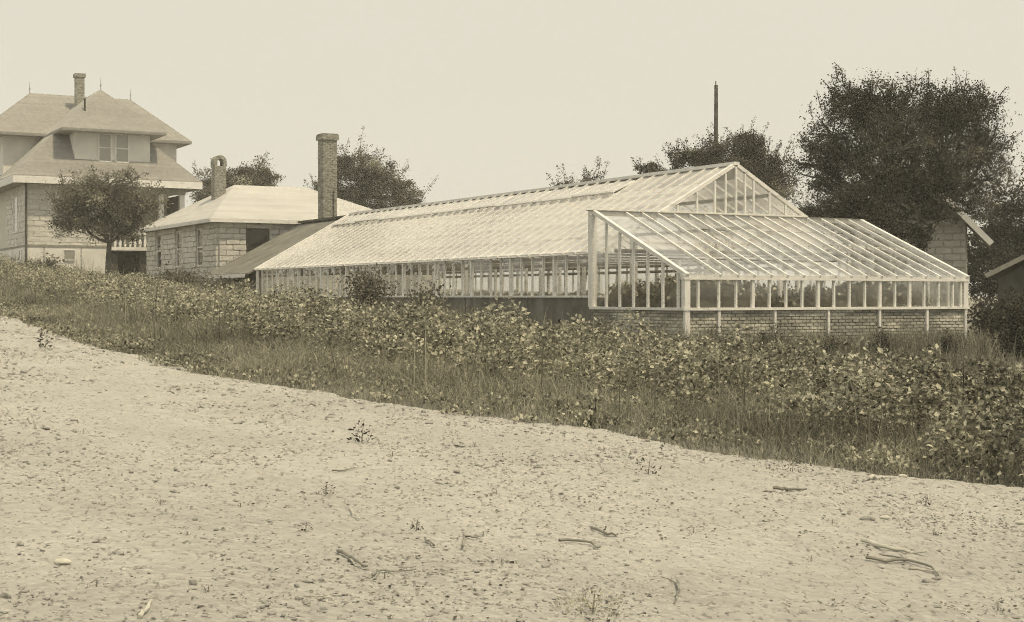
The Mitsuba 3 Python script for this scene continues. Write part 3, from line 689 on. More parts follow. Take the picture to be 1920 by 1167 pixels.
# ------------------------------------------------------------------ sheds on the right
R = Frame(*at(1811, 556, 44)[:2], b=(0.31, 0.95))
bs = thing('block_shed', 'pale block building with a steep gable half hidden by the largest dark tree', 'shed')
W_ = 3.4; he = 2.35; ph = he + W_ / 2 * 1.05
pg = [(-W_, -1.6), (0, -1.6), (0, he), (-W_ / 2, ph), (-W_, he)]
mb = MB()
v = [R.w(s, t, e) for t in (0.06, 4.5) for s, e in pg]
f = [[0, 1, 2], [0, 2, 3], [0, 3, 4], [5, 7, 6], [5, 8, 7], [5, 9, 8]] + [x for i in range(5) for x in ([i, i + 5, (i + 1) % 5], [(i + 1) % 5, i + 5, (i + 1) % 5 + 5])]
wl = put('wall', (np.array(v), np.array(f)), 'pale_mortar', bs)
masonry(R, wl, 's', 0.06, -3.4, 0.0, -1.4, he, 0.21, 0.5, 0.06, 'block', 'block', seed=41, rough=0.015, gap=0.022)
mb = MB()
for sd in (-1, 1):
    a = (-W_ / 2, 0, ph + 0.12); b = (-W_ / 2 + sd * (W_ / 2 + 0.75), 0, ph + 0.12 - (W_ / 2 + 0.75) * 1.05)
    mb.hexa([R.w(a[0], -0.5, a[2] - 0.12), R.w(b[0], -0.5, b[2] - 0.12), R.w(b[0], 4.9, b[2] - 0.12), R.w(a[0], 4.9, a[2] - 0.12), R.w(a[0], -0.5, a[2]), R.w(b[0], -0.5, b[2]), R.w(b[0], 4.9, b[2]), R.w(a[0], 4.9, a[2])])
    put('bargeboard', H(R.beam((a[0] + sd * 0.02, -0.53, a[2] - 0.10), (b[0], -0.53, b[2] - 0.10), 0.05, 0.17, (sd * 1.05, 0, 1))), 'paint', bs)
put('roof', mb.mesh(), 'tar_roofing', bs)
Q = Frame(*at(1848, 556, 41)[:2], b=(0.40, 0.92))
ls = thing('low_shed', 'low dark shed with a pale roof edge at the far right, behind the tall weeds', 'shed')
put('wall', H(Q.box(0.3, 4.2, 0.4, 5, -1.7, 0.55)), 'dark_wood', ls)
mb = MB()
for a, b in (((0, 0.62), (2.2, 1.75)), ((2.2, 1.75), (4.5, 0.62))):
    mb.hexa([Q.w(s, t, e - d) for d in (0.08, 0.0) for s, t, e in ((a[0], 0, a[1]), (b[0], 0, b[1]), (b[0], 5.3, b[1]), (a[0], 5.3, a[1]))])
put('roof', mb.mesh(), 'tar_roofing', ls)
put('bargeboard', H(Q.beam((0, -0.02, 0.58), (2.2, -0.02, 1.71), 0.03, 0.13, (-0.5, 0, 1))), 'grey_wood', ls)
put('gable_wall', (np.array([Q.w(s, 0.42, e) for s, e in ((0.35, 0.5), (4.15, 0.5), (2.2, 1.66))]), [[0, 1, 2]]), 'dark_wood', ls)
pp = at(1342, 160, 78)
po = thing('utility_pole', 'bare wooden pole standing up behind the crown beyond the greenhouse ridge', 'pole')
put('pole', tubes([([(pp[0], pp[1], land(pp[0], pp[1]) - 0.2), (pp[0] + 0.02, pp[1], pp[2])], [0.15, 0.10])], 8), 'bark', po, smooth=40)
put('pin', tubes([([(pp[0], pp[1], pp[2]), (pp[0], pp[1], pp[2] + 0.22)], 0.03)], 6), 'pipe_metal', po)

# ------------------------------------------------------------------ trees
def bend(a, b, r, amt, n=6):
    a, b = np.asarray(a, float), np.asarray(b, float)
    k_ = np.linspace(0, 1, n)[:, None]
    off = r.normal(size=3) * amt * np.linalg.norm(b - a)
    return a + (b - a) * k_ + off * (k_ * (1 - k_)) * 2
def tree(name, label, u, y, blobs, n, leaf, lum, seed, fork=None, trunk_r=0.2, shoots=20, gap=0.40, shoot_len=1.0, upb=0.42, jitter=0.22, sub=34):
    """blobs: (u, v, ru, rv) of the crown's masses as seen, and an optional depth offset; sizes become metres at distance y."""
    r = np.random.default_rng(seed)
    key = thing(name, label, 'tree')
    m = y / F
    bl = []
    for b in blobs:
        dy = b[4] if len(b) > 4 else r.uniform(-0.25, 0.25) * b[2] * m
        c = at(b[0], b[1], y + dy); m_ = (y + dy) / F
        bl.append((c, np.array([b[2] * m_, 0.93 * (b[2] + b[3]) / 2 * m_ * (b[5] if len(b) > 5 else 1), b[3] * m_])))
    bx = (u - UC) / F * y
    foot = np.array([bx, y, land(bx, y) - 0.15])
    top = np.array([x for x in (at(*fork, y) if fork else (np.mean([c for c, _ in bl], 0) - [0, 0, 0.3 * bl[0][1][2]]))])
    paths = [(bend(foot, top, r, 0.06, 7), np.linspace(trunk_r, trunk_r * 0.6, 7))]
    tips = []
    for c, rad in bl:
        pth = bend(top, c, r, 0.12)
        paths.append((pth, np.linspace(trunk_r * 0.5, trunk_r * 0.2, 6)))
        for _ in range(9):
            d = r.normal(size=3); d /= np.linalg.norm(d); d[2] = d[2] * 0.8 + 0.15
            e = c + d * rad * r.uniform(0.7, 1.0)
            st = pth[r.integers(3, 6)]
            paths.append((bend(st, e, r, 0.12, 5), np.linspace(trunk_r * 0.17, 0.012, 5)))
            tips.append(e)
    vol = np.array([rad[0] * rad[2] for _, rad in bl]); vol /= vol.sum()
    P_, Lm = [], []
    for (c, rad), w in zip(bl, vol):
        ks = sub
        d = r.normal(size=(ks, 3)); d /= np.linalg.norm(d, axis=1, keepdims=True)
        sc_c = c + d * (r.uniform(0.15, 1, ks) ** 0.5 * r.uniform(0.75, 1.12, ks))[:, None] * rad
        sr = rad.mean() * r.uniform(0.18, 0.38, ks)
        sl = lum * np.exp(0.48 * r.normal(size=ks))
        q = int(n * w / ks)
        i = np.repeat(np.arange(ks), q)
        g = r.normal(size=(len(i), 3)) * np.array([0.62, 0.62, 0.48])
        cc = sc_c[i] + g * sr[i][:, None]
        dens = meshkit.fbm(cc * (2.6 / max(0.5, rad.mean())) + seed, 3, 2)
        m_ = dens > gap
        P_.append(cc[m_]); Lm.append(sl[i][m_])
        for j in range(0, ks, 2):
            paths.append((bend(c, sc_c[j], r, 0.12, 4), np.linspace(0.025, 0.01, 4)))
    for _ in range(shoots):
        c, rad = bl[r.choice(len(bl), p=vol)]
        d = r.normal(size=3); d[2] = abs(d[2]) * 0.9 + 0.1; d[1] *= 0.6; d /= np.linalg.norm(d)
        st = c + d * rad * 0.85
        en = st + (d * 0.55 + [0, 0, 0.55] + r.normal(size=3) * 0.22) * shoot_len * r.uniform(0.5, 1.2)
        pth = bend(st, en, r, 0.15, 5)
        paths.append((pth, np.linspace(0.02, 0.006, 5)))
        kk = r.uniform(0, 1, 34) ** 0.8
        q = st + (en - st) * kk[:, None] + r.normal(size=(34, 3)) * leaf * (1.5 - 0.9 * kk)[:, None]
        P_.append(q); Lm.append(np.full(34, lum))
    (v, f), c_ = leaves(np.vstack(P_), leaf, upb, r, np.concatenate(Lm), jitter)
    put('trunk', tubes(paths, 6), 'bark', key, smooth=50)
    put('crown', (v, f), 'leaf', key, color=c_)
    return key
tree('small_tree', 'small round fruit tree with a forked trunk in front of the large house', 203, 60, [(195, 395, 92, 55), (140, 385, 50, 42), (255, 385, 48, 48), (200, 350, 70, 28), (150, 420, 55, 28), (235, 425, 40, 30)],
     34000, 0.078, 0.17, 51, fork=(205, 455), trunk_r=0.16, shoots=60, shoot_len=0.6, gap=0.38)
tree('leafy_tree', 'dark bushy tree behind the block house roof, left of its chimney hood', 450, 112, [(395, 350, 40, 30), (470, 345, 52, 34), (440, 372, 80, 30), (490, 330, 22, 22)], 34000, 0.15, 0.12, 52, trunk_r=0.3, shoots=22, shoot_len=1.2)
tree('leafy_tree', 'broad bushy tree right behind the tall brick chimney', 680, 100, [(668, 335, 62, 52), (610, 370, 34, 30), (725, 345, 40, 36), (668, 385, 90, 32), (765, 375, 34, 26), (640, 312, 26, 24)], 75000, 0.115, 0.14, 53, trunk_r=0.35, shoots=44, shoot_len=1.3)
tree('sparse_tree', 'thin treetop just showing over the middle of the greenhouse ridge', 1090, 92, [(1070, 352, 42, 14), (1110, 345, 26, 18), (1090, 372, 60, 20)], 7000, 0.11, 0.11, 54, trunk_r=0.2, shoots=26, shoot_len=1.2, gap=0.45)
tree('leafy_tree', 'rounded tree behind the greenhouse gable peak, beside the bare pole', 1390, 66, [(1385, 305, 72, 48), (1330, 300, 50, 32), (1435, 325, 52, 50), (1400, 360, 95, 45), (1285, 300, 36, 22), (1410, 270, 40, 22), (1215, 318, 22, 14), (1255, 330, 22, 16)],
     80000, 0.08, 0.10, 55, trunk_r=0.26, shoots=60, shoot_len=0.9, gap=0.40)
tree('large_tree', 'very large dark tree towering over the right end of the glass lean-to', 1735, 47, [(1700, 270, 120, 95), (1620, 230, 75, 65), (1800, 250, 80, 85), (1680, 360, 130, 80), (1820, 340, 75, 95), (1580, 300, 60, 50), (1760, 200, 75, 50), (1660, 185, 65, 45), (1850, 280, 40, 70), (1740, 415, 85, 40), (1575, 385, 50, 40), (1545, 345, 38, 26), (1590, 185, 48, 40), (1825, 200, 60, 40), (1530, 400, 40, 30), (1690, 375, 95, 62, -5.5, 0.35), (1765, 400, 50, 34, -5.5, 0.35), (1640, 360, 75, 70, -5.2, 0.4), (1740, 330, 70, 60, -5.2, 0.4), (1690, 285, 75, 62, -5.5, 0.35), (1690, 430, 62, 34, -5.5, 0.35), (1780, 345, 45, 50, -5.4, 0.35), (1722, 452, 34, 26, -5.5, 0.35), (1560, 255, 58, 62), (1540, 310, 60, 50), (1595, 400, 70, 40, -4.5, 0.5)],
     165000, 0.066, 0.068, 56, fork=(1735, 420), trunk_r=0.30, shoots=230, shoot_len=0.5, gap=0.42)
tree('dark_tree', 'dark tree mass closing the right edge behind the low shed', 1930, 58, [(1880, 430, 55, 70), (1960, 400, 90, 110), (1870, 500, 40, 50), (1900, 470, 70, 60), (1850, 540, 40, 30), (1832, 485, 36, 60), (1950, 520, 90, 60)], 36000, 0.12, 0.05, 57, trunk_r=0.3, shoots=24, gap=0.36)
tree('dark_tree', 'low dark tree beyond the lean-to between the gable and the large tree', 1530, 75, [(1520, 430, 70, 40), (1590, 420, 60, 40), (1470, 440, 60, 40), (1650, 450, 60, 50)], 26000, 0.12, 0.08, 58, trunk_r=0.2, shoots=20, gap=0.38)
tree('dark_tree', 'dark shrubby tree in the gap between the large house and the block house', 250, 79.5, [(240, 480, 40, 30), (265, 470, 30, 30), (230, 500, 40, 20)], 7000, 0.12, 0.06, 59, trunk_r=0.1, shoots=4, gap=0.3)

# ------------------------------------------------------------------ weeds, grass and bushes
def inside_building(x, y):
    p = np.stack([x, y], 1) - G.o
    s, t = p @ AX, p @ BX
    m = ((s > -0.15) & (s < L + 0.1) & (t > -0.12) & (t < DP)) | ((s > S0 - 0.12) & (s < S1 + 0.1) & (t >= DP - 0.1) & (t < TS1)) | ((s > w0 - 0.1) & (s < w1) & (t > x0 - 0.1) & (t < x1))
    p = np.stack([x, y], 1) - B.o
    s, t = p @ AX, p @ BX
    return m | ((s > 0.6) & (s < 9) & (t > 0.6) & (t < 13))
def in_view(x, y, pad=1.5): return np.abs(x) < 0.3556 * y + pad
def scatter(n, x0_, x1_, y0_, y1_, r):
    x, y = r.uniform(x0_, x1_, n), r.uniform(y0_, y1_, n)
    m = in_view(x, y) & ~inside_building(x, y)
    return x[m], y[m]
def blades(x, y, h, wid, r, lum, lean=0.35, z0=None):
    n = len(x)
    z = land(x, y) if z0 is None else z0
    b = np.column_stack([x, y, z - 0.02])
    g = r.uniform(0, 2 * np.pi, n); l = lean * np.abs(r.normal(size=n)); g2 = r.uniform(0, 2 * np.pi, n)
    side = np.column_stack([np.cos(g2), np.sin(g2), np.zeros(n)]) * (wid / 2)[:, None]
    out = np.column_stack([np.cos(g) * l, np.sin(g) * l, np.ones(n)]) * h[:, None]
    mid = b + out * np.array([0.35, 0.35, 0.6]); tip = b + out
    v = np.stack([b - side, b + side, mid + side * 0.8, mid - side * 0.8, tip], 1).reshape(-1, 3)
    f = (np.array([[0, 1, 2], [0, 2, 3], [3, 2, 4]])[None] + (np.arange(n) * 5)[:, None, None]).reshape(-1, 3)
    return (v, f), np.repeat(lum_color(np.clip(lum * np.exp(0.42 * r.normal(size=n)), 0.02, 0.5)), 5, 0)
r = np.random.default_rng(71)
def clump(x, y, f=0.5, seed=0): return meshkit.fbm(np.stack([x * f, y * f, x * 0], -1), 3, seed)
parts = []
# verge along the field
x, y = scatter(560000, -13, 9, 8, 34, r)
d = edge_dist(x, y) + 0.5 * (clump(x, y, 1.2, 5) - 0.5)
m = (d > 0.0) & (r.uniform(size=len(x)) < np.clip(1.2 - d / 5.5, 0.10, 1) * np.clip(18 / y, 0.25, 1) ** 1.3)
x, y, d = x[m], y[m], d[m]
cl = clump(x, y, 1.6, 9)
h = np.clip(0.05 + 0.15 * np.clip(d, 0, 1.6), 0.05, 0.29) * (0.4 + 1.2 * cl) * r.uniform(0.55, 1.3, len(x))
parts.append(blades(x, y, h, np.clip(0.0055 * y / 12, 0.006, 0.014) * r.uniform(0.6, 1.4, len(x)), r, 0.29 * (0.30 + 1.4 * clump(x, y, 1.1, 12)) * (1 - 0.5 * np.clip((x - 3.0) / 1.8, 0, 1)), 0.95))
# rough grass farther back
x, y = scatter(420000, -30, 14, 22, 78, r)
d = edge_dist(x, y)
m = (d > 5) & (r.uniform(size=len(x)) < 0.30)
x, y = x[m], y[m]
h = 0.26 * (0.4 + 1.1 * clump(x, y, 0.7, 4)) * r.uniform(0.5, 1.3, len(x))
parts.append(blades(x, y, h, np.clip(0.011 * y / 30, 0.011, 0.03) * r.uniform(0.6, 1.4, len(x)), r, 0.25 * (0.7 + 0.6 * clump(x, y, 0.5, 14)), 0.6))
# tall grass against the brick and concrete bases
q = 26000
sw, tw_ = r.uniform(-0.3, L + 0.3, q), -np.abs(r.normal(size=q)) * 1.1 - 0.15
mm = r.uniform(size=q) < 0.35
sw[mm] = -np.abs(r.normal(size=mm.sum())) * 0.8 - 0.15; tw_[mm] = r.uniform(-0.5, 12, mm.sum())
pw = G.o + sw[:, None] * AX + tw_[:, None] * BX
x, y = pw[:, 0], pw[:, 1]
cl = clump(x, y, 1.7, 33); m = cl > 0.45
x, y, cl = x[m], y[m], cl[m]
parts.append(blades(x, y, np.clip((cl - 0.42) * 2.6, 0.06, 0.55) * r.uniform(0.5, 1.25, len(x)), r.uniform(0.008, 0.018, len(x)), r, 0.22 * (0.6 + 0.8 * clump(x, y, 0.9, 35)), 0.35))
# tall seed stalks
x, y = scatter(9000, -16, 10, 9, 48, r)
d = edge_dist(x, y); m = (d > 0.6) & (clump(x, y, 0.7, 31) > 0.45)
x, y = x[m], y[m]
parts.append(blades(x, y, r.uniform(0.4, 0.95, len(x)), np.full(len(x), 0.012), r, np.full(len(x), 0.20), 0.22))
gm, gc = join(parts)
k = put('grass', gm, 'blade', color=gc)
stuff(k, 'rough uncut grass and seed stalks between the bare field and the glasshouses', 'grass')

def bush_leaves(cx, cy, rad, hgt, n, leaf, lum, r, upb=0.5, flash=0.0):
    k_ = len(cx)
    i = np.repeat(np.arange(k_), n)
    g = r.uniform(0, 2 * np.pi, len(i)); rr = np.sqrt(r.uniform(0, 1, len(i)))
    px, py = cx[i] + np.cos(g) * rr * rad[i], cy[i] + np.sin(g) * rr * rad[i]
    dome = np.sqrt(np.clip(1 - rr ** 2, 0, 1)) * 0.75 + 0.25
    hz = hgt[i] * dome * r.uniform(0.12, 1.0, len(i)) ** 0.55
    pos = np.column_stack([px, py, land(px, py) + hz])
    l = np.where(r.uniform(size=len(i)) < flash, np.minimum(0.55, 2.6 * lum[i]), lum[i])
    return leaves(pos, leaf if np.ndim(leaf) == 0 else leaf[i], upb, r, l, 0.62, width=0.34)
parts = []
x, y = scatter(16000, -14, 12, 10, 46, r)
d = edge_dist(x, y)
inner = np.interp(x, [-12, -6, -2, 1, 4, 8], [2.2, 2.4, 2.5, 2.6, 2.1, 0.9])
outer = np.interp(x, [-12, -8, -4, 0, 3, 6, 9], [9, 11, 13, 13, 11.5, 12, 13])
dens = clump(x, y, 0.55, 41)
m = (d > inner * (0.8 + 0.4 * clump(x, y, 0.9, 3))) & (d < outer) & (r.uniform(size=len(x)) < 0.42 + 0.8 * (dens - 0.3))
x, y, d, dens = x[m], y[m], d[m], dens[m]
keep = r.permutation(len(x))[:1000]
x, y, d, dens = x[keep], y[keep], d[keep], dens[keep]
hg = np.interp(x, [-6, 1, 5], [1, 0.95, 0.75]) * (0.26 + 0.40 * np.clip((dens - 0.25) * 1.6, 0, 1)) * r.uniform(0.6, 1.25, len(x)) * np.clip(0.55 + (d - inner[m][keep]) * 0.4, 0.5, 1)
x, y, hg, rw = list(x), list(y), list(hg), [0.0] * len(x)
seg = np.diff(EDGE, axis=0); sl_ = np.hypot(*seg.T); cum = np.concatenate([[0], np.cumsum(sl_)])
for row in range(6):                            # cultivated rows of bushes along the near side
    a = r.uniform(0, 0.4)
    while a < cum[-1] - 0.01:
        i = np.searchsorted(cum, a, side='right') - 1
        p = EDGE[i] + seg[i] * (a - cum[i]) / sl_[i]
        nrm = np.array([-seg[i][1], seg[i][0]]) / sl_[i]
        dd = float(np.interp(p[0], [-12, -6, -2, 0, 1.5, 2.6, 3.4, 8], [1.7, 1.9, 2.2, 2.4, 1.9, 1.3, 0.5, 0.1])) + row * 0.85 + r.normal() * 0.16
        q = p + nrm * dd
        if -14 < q[0] < 11 and q[1] < 40 and abs(q[0]) < 0.3556 * q[1] + 2 and r.uniform() < 0.80:
            x.append(q[0]); y.append(q[1]); rw.append(1.0)
            hg.append((0.77 - 0.035 * row) * float(np.interp(q[0], [-8, -3, 1, 2.5, 3.4], [0.85, 1.05, 1.05, 0.9, 0.95])) * r.uniform(0.5, 1.25))
        a += r.uniform(0.34, 0.62)
x, y, hg, rw = map(np.array, (x, y, hg, rw))
shade = 1 - 0.62 * np.clip((x - 3.0) / 1.8, 0, 1) * np.clip((20 - y) / 3, 0, 1)      # a darker, taller kind of weed grows at the right end
pale = clump(x, y, 0.35, 77) * shade * np.interp(x, [-8, 0, 3], [1.15, 1.0, 0.8])
pg = np.stack([x, y], 1) - G.o
wall_gap = np.where(pg @ AX > 0, -(pg @ BX), -(pg @ AX))      # metres in front of the glasshouse walls
hg = hg * np.where(rw > 0, 1, 1.25 - 0.25 * shade) * np.where(rw > 0, 1, np.clip(wall_gap / 9, 0.40, 1.0))
for m in (rw > 0, rw == 0):
    parts.append(bush_leaves(x[m], y[m], r.uniform(0.24, 0.42, m.sum()), hg[m], 600 if rw[m][0] > 0 else 170, 0.048, 0.30 * (0.30 + 1.3 * pale[m]), r, flash=0.2))
x2, y2 = scatter(6000, -14, 9, 8, 30, r)
d2 = edge_dist(x2, y2) + 0.6 * (clump(x2, y2, 1.1, 91) - 0.5)
m2 = (d2 > 0.05) & (d2 < 5.5) & (r.uniform(size=len(x2)) < 0.75)
x2, y2, d2 = x2[m2][:2300], y2[m2][:2300], d2[m2][:2300]
parts.append(bush_leaves(x2, y2, r.uniform(0.10, 0.26, len(x2)), np.clip(0.08 + 0.06 * d2, 0.06, 0.3) * r.uniform(0.6, 1.3, len(x2)), 60, 0.04, 0.28 * (0.4 + 1.2 * clump(x2, y2, 0.6, 93)), r, 0.35))
# pale blossoms and turned-up leaves among them
fx_, fy_ = np.repeat(x, 5), np.repeat(y, 5)
hz = np.repeat(hg, 5)
m = r.uniform(size=len(fx_)) < 0.55
fx_, fy_, hz = fx_[m] + r.normal(size=m.sum()) * 0.10, fy_[m] + r.normal(size=m.sum()) * 0.10, hz[m]
pos = np.column_stack([fx_, fy_, land(fx_, fy_) + hz * r.uniform(0.6, 0.95, len(fx_))])
parts.append(leaves(pos, 0.055, 0.55, r, np.full(len(pos), 0.52), 0.25, width=0.42))
wm, wc = join(parts)
k = put('leafy_weeds', wm, 'leaf', color=wc)
stuff(k, 'dense band of broad-leaved weeds and pale blossoms in front of the glasshouses', 'weeds')

def bush(name, label, u, v, y, wpx, hpx, n, leaf, lum, seed, stems=5, upb=0.3, spiky=False, cat='bush'):
    """A bush or tall weed that stands out: foot on the land at distance y, top at row v, about wpx wide."""
    r = np.random.default_rng(seed)
    key = thing(name, label, cat)
    x = (u - UC) / F * y; gz = land(x, y)
    topz = EYE - (v - VH) / F * y
    hgt = max(topz - gz, 0.25); rad = wpx / F * y / 2
    paths, P_ = [], []
    for i in range(stems):
        a = r.uniform(0, 2 * np.pi); q = r.uniform(0.2, 0.9) * rad
        bf = 0.8 if spiky else 0.25
        end = np.array([x + math.cos(a) * q, y + math.sin(a) * q, gz + hgt * (1.0 if i == 0 else r.uniform(0.4, 1.0) * (1.15 - 0.55 * q / rad) if spiky else r.uniform(0.7, 1.0))])
        st = np.array([x + math.cos(a) * q * bf, y + math.sin(a) * q * bf, gz - 0.05])
        p = bend(st, end, r, 0.08, 5)
        paths.append((p, np.linspace(0.012, 0.004, 5)))
        k_ = r.uniform(0.02, 1, n // stems) ** (1.15 if spiky else 0.75)
        idx = np.clip((k_ * 4).astype(int), 0, 3); fr = k_ * 4 - idx
        P_.append(p[idx] * (1 - fr[:, None]) + p[idx + 1] * fr[:, None] + r.normal(size=(len(k_), 3)) * (0.22 if spiky else 0.45) * rad * np.array([1, 1, 0.35 if spiky else 0.5]))
    put('stem', tubes(paths, 5), 'bark', key)
    pos = np.vstack(P_); pos[:, 2] = np.maximum(pos[:, 2], gz + 0.02)
    m_, c = leaves(pos, leaf, upb, r, np.full(len(pos), lum), 0.35, width=0.22 if spiky else 0.34)
    put('foliage', m_, 'leaf', key, color=c)
bush('bush', 'tall leafy bush standing against the side panes of the long greenhouse', 695, 508, 40, 70, 90, 2600, 0.085, 0.136, 81, 9)
bush('bush', 'small leafy bush just right of the tall one, poking above the greenhouse sill', 795, 530, 37.5, 48, 60, 800, 0.085, 0.136, 82, 6)
bush('bush', 'spindly bush against the greenhouse base wall with drooping leaves', 825, 562, 36.5, 40, 60, 350, 0.08, 0.160, 83, 4)
bush('tall_weed', 'feathery weed clump beside the white corner strip of the brick base', 1345, 610, 29.5, 75, 60, 2600, 0.05, 0.136, 84, 14, spiky=True, cat='weed')
bush('tall_weed', 'dark spiky weed in front of the brick base, second clump from its corner', 1440, 605, 29.8, 60, 60, 2200, 0.06, 0.080, 85, 10, spiky=True, cat='weed')
bush('tall_weed', 'dark slanting weed before the third batten from the right of the brick base', 1655, 612, 30.5, 46, 60, 1600, 0.06, 0.080, 86, 8, spiky=True, cat='weed')
bush('tall_weed', 'ragged weed in front of the brick base, at the fourth batten from the right', 1560, 622, 30, 40, 60, 1300, 0.05, 0.096, 87, 8, spiky=True, cat='weed')
bush('tall_weed', 'dark weed standing at the right end of the brick base', 1775, 618, 31, 44, 60, 1400, 0.06, 0.080, 88, 8, spiky=True, cat='weed')
bush('tall_weed', 'upright weed against the end wall of the lean-to near the concrete corner', 1125, 610, 31.5, 40, 60, 1300, 0.05, 0.136, 89, 8, spiky=True, cat='weed')
bush('tall_weed', 'weed clump under the end panes of the lean-to, left of its corner strip', 1210, 612, 30.5, 90, 60, 2600, 0.05, 0.136, 90, 14, spiky=True, cat='weed')
bush('bush', 'leafy bush under the corner of the large house by its cellar window', 75, 498, 60, 60, 60, 1500, 0.12, 0.120, 91, 7)
bush('bush', 'loose flowering bush against the white foundation of the large house', 100, 480, 63, 34, 60, 500, 0.12, 0.192, 92, 5)
bush('bush', 'low bush at the left edge before the shaded house wall', 8, 505, 58, 60, 60, 1200, 0.12, 0.096, 93, 6)
bush('bush', 'wide grey bush in front of the block house, left of the dark shed', 330, 518, 52, 90, 60, 2400, 0.10, 0.136, 94, 9)
bush('bush', 'feathery bush below the eave of the dark shed', 415, 522, 50, 60, 60, 1400, 0.09, 0.136, 95, 7)
bush('bush', 'dark bush behind the weeds right of the brick base', 1850, 565, 36, 80, 90, 2600, 0.085, 0.061, 96, 9)
bush('bush', 'large dark bush at the right edge above the tall weeds', 1915, 560, 31, 90, 120, 3000, 0.085, 0.058, 97, 9)
bush('tall_weed', 'tall dark weeds overhanging the field at the right edge', 1895, 690, 13.5, 190, 130, 3000, 0.06, 0.072, 98, 30, spiky=True, cat='weed')
bush('tall_weed', 'dark leggy weed left of the tall weeds at the right edge', 1800, 690, 14.5, 150, 120, 1800, 0.055, 0.088, 99, 20, spiky=True, cat='weed')
bush('tall_weed', 'leggy dark-stemmed weed in the verge, below the fourth batten', 1535, 745, 15.5, 50, 120, 420, 0.05, 0.128, 100, 6, cat='weed')
bush('tall_weed', 'single upright weed with pale leaves at the edge of the field', 1110, 748, 11.5, 34, 60, 130, 0.05, 0.352, 101, 3, cat='weed')

# ------------------------------------------------------------------ litter on the field: clods, sprouts, twigs and stones
r = np.random.default_rng(131)
ico = trimesh.creation.icosphere(0)
iv, if_ = np.array(ico.vertices), np.array(ico.faces)
NC = 260000
x, y = r.uniform(-11, 6.5, NC), 4 + 22 * r.uniform(0, 1, NC) ** 1.6
m = in_view(x, y, 0.5) & (edge_dist(x, y) < -0.05) & (r.uniform(size=NC) < np.clip(8 / y, 0.2, 1) * np.clip((clump(x, y, 0.9, 51) - 0.38) * 1.8, 0.03, 0.9))
x, y = x[m], y[m]
z = soil_z(x, y)
sz = 0.0042 * np.clip(y / 7, 0.9, 1.8) * np.exp(0.45 * r.normal(size=len(x)))
sz = np.clip(sz, 0.0022, 0.022)
lump = 1 + 0.3 * r.normal(size=(len(x), len(iv), 1))
v = np.stack([x, y, z + sz * 0.15], 1)[:, None] + iv[None] * lump * sz[:, None, None] * r.uniform(0.6, 1.4, (len(x), 1, 3)) * np.array([1.2, 1.2, 0.7])
f = (if_[None] + (np.arange(len(x)) * len(iv))[:, None, None]).reshape(-1, 3)
stuff(put('soil_clods', (v.reshape(-1, 3), f), 'soil', smooth=True), 'crumbled clods of dry soil strewn over the bare field', 'soil clods')
q = 60000
x, y = r.uniform(-11, 6.5, q), r.uniform(4, 27, q)
m = in_view(x, y, 0.5) & (edge_dist(x, y) < 0.0) & (r.uniform(size=q) < np.clip(8 / y, 0.15, 1)) & (clump(x, y, 1.3, 61) > 0.53)
x, y = x[m], y[m]
lm_, lc_ = leaves(np.column_stack([x, y, soil_z(x, y) + 0.004]), 0.022, 0.75, r, np.full(len(x), 0.13), 0.5, width=0.25)
stuff(put('field_litter', lm_, 'blade', color=lc_), 'small dark crumbs of dead leaf and straw lying on the bare field', 'litter')
def sprout(label, u, v, size, n, lum, seed, group=None, spread=0.6, name='weed_sprout'):
    n = int(n * 1.6)
    r = np.random.default_rng(seed)
    p = on_land(u, v); z = float(soil_z(p[:1], p[1:])[0])
    key = thing(name, label, 'weed', group)
    g = r.uniform(0, 2 * np.pi, n); l = r.uniform(0.1, 1, n) * spread * size
    hz = r.uniform(0.05, 1.0, n) ** 1.3 * size
    pos = np.column_stack([p[0] + np.cos(g) * l, p[1] + np.sin(g) * l, z + hz * (1 - 0.5 * l / (spread * size + 1e-9))])
    dirs = np.column_stack([np.cos(g), np.sin(g), r.uniform(0.0, 1.4, n)])
    m_, c = leaves(pos, size * 0.16, 0.3, r, np.full(n, lum), 0.35, width=0.24, dirs=dirs)
    put('foliage', m_, 'leaf', key, color=c)
    put('stem', tubes([([(p[0], p[1], z - 0.02), (p[0] + 0.1 * size, p[1], z + size * 0.8)], [0.004, 0.002])], 5), 'twig_wood', key)
sprout('tallest weed sprout, wilted and dark, in the middle of the bare field', 677, 830, 0.16, 40, 0.05, 201, spread=0.45)
sprout('dark weed sprout near the upper left edge of the bare field', 84, 655, 0.22, 44, 0.06, 202, spread=0.3)
sprout('dark bushy sprout at the lower left of the field', 610, 930, 0.07, 44, 0.06, 203)
sprout('dark sprout just below the bushy one at the lower left', 572, 1000, 0.055, 40, 0.05, 204)
sprout('dark ragged sprout in the lower middle of the field', 780, 1000, 0.06, 36, 0.06, 205)
sprout('pale dry grass tuft at the bottom edge of the field', 1110, 1150, 0.09, 190, 0.42, 206, spread=1.5, name='grass_tuft')
sprout('leafy pale weed between twigs on the right half of the field', 1215, 890, 0.13, 22, 0.10, 207)
sprout('dark lump-like sprout near the right edge of the field', 1735, 950, 0.06, 44, 0.035, 208)
sprout('low wide weed close under the grassy verge on the right', 1485, 885, 0.10, 60, 0.09, 209, spread=1.5)
spots = [(735, 858), (725, 945), (350, 1005), (820, 828), (890, 840), (830, 830), (1080, 870), (1160, 822), (450, 950), (520, 985), (300, 945), (185, 895), (155, 820), (495, 975), (905, 1012), (1000, 1000), (940, 1055), (1045, 1090),
         (1300, 995), (1440, 1000), (1520, 1050), (1330, 905), (1560, 985), (1230, 980), (180, 1110), (240, 1125), (390, 1120), (860, 945), (930, 930), (1600, 935), (1750, 1010), (1850, 1030), (1870, 1150), (1590, 1140), (720, 1090), (60, 1090), (960, 870), (655, 775), (365, 775), (270, 860)]
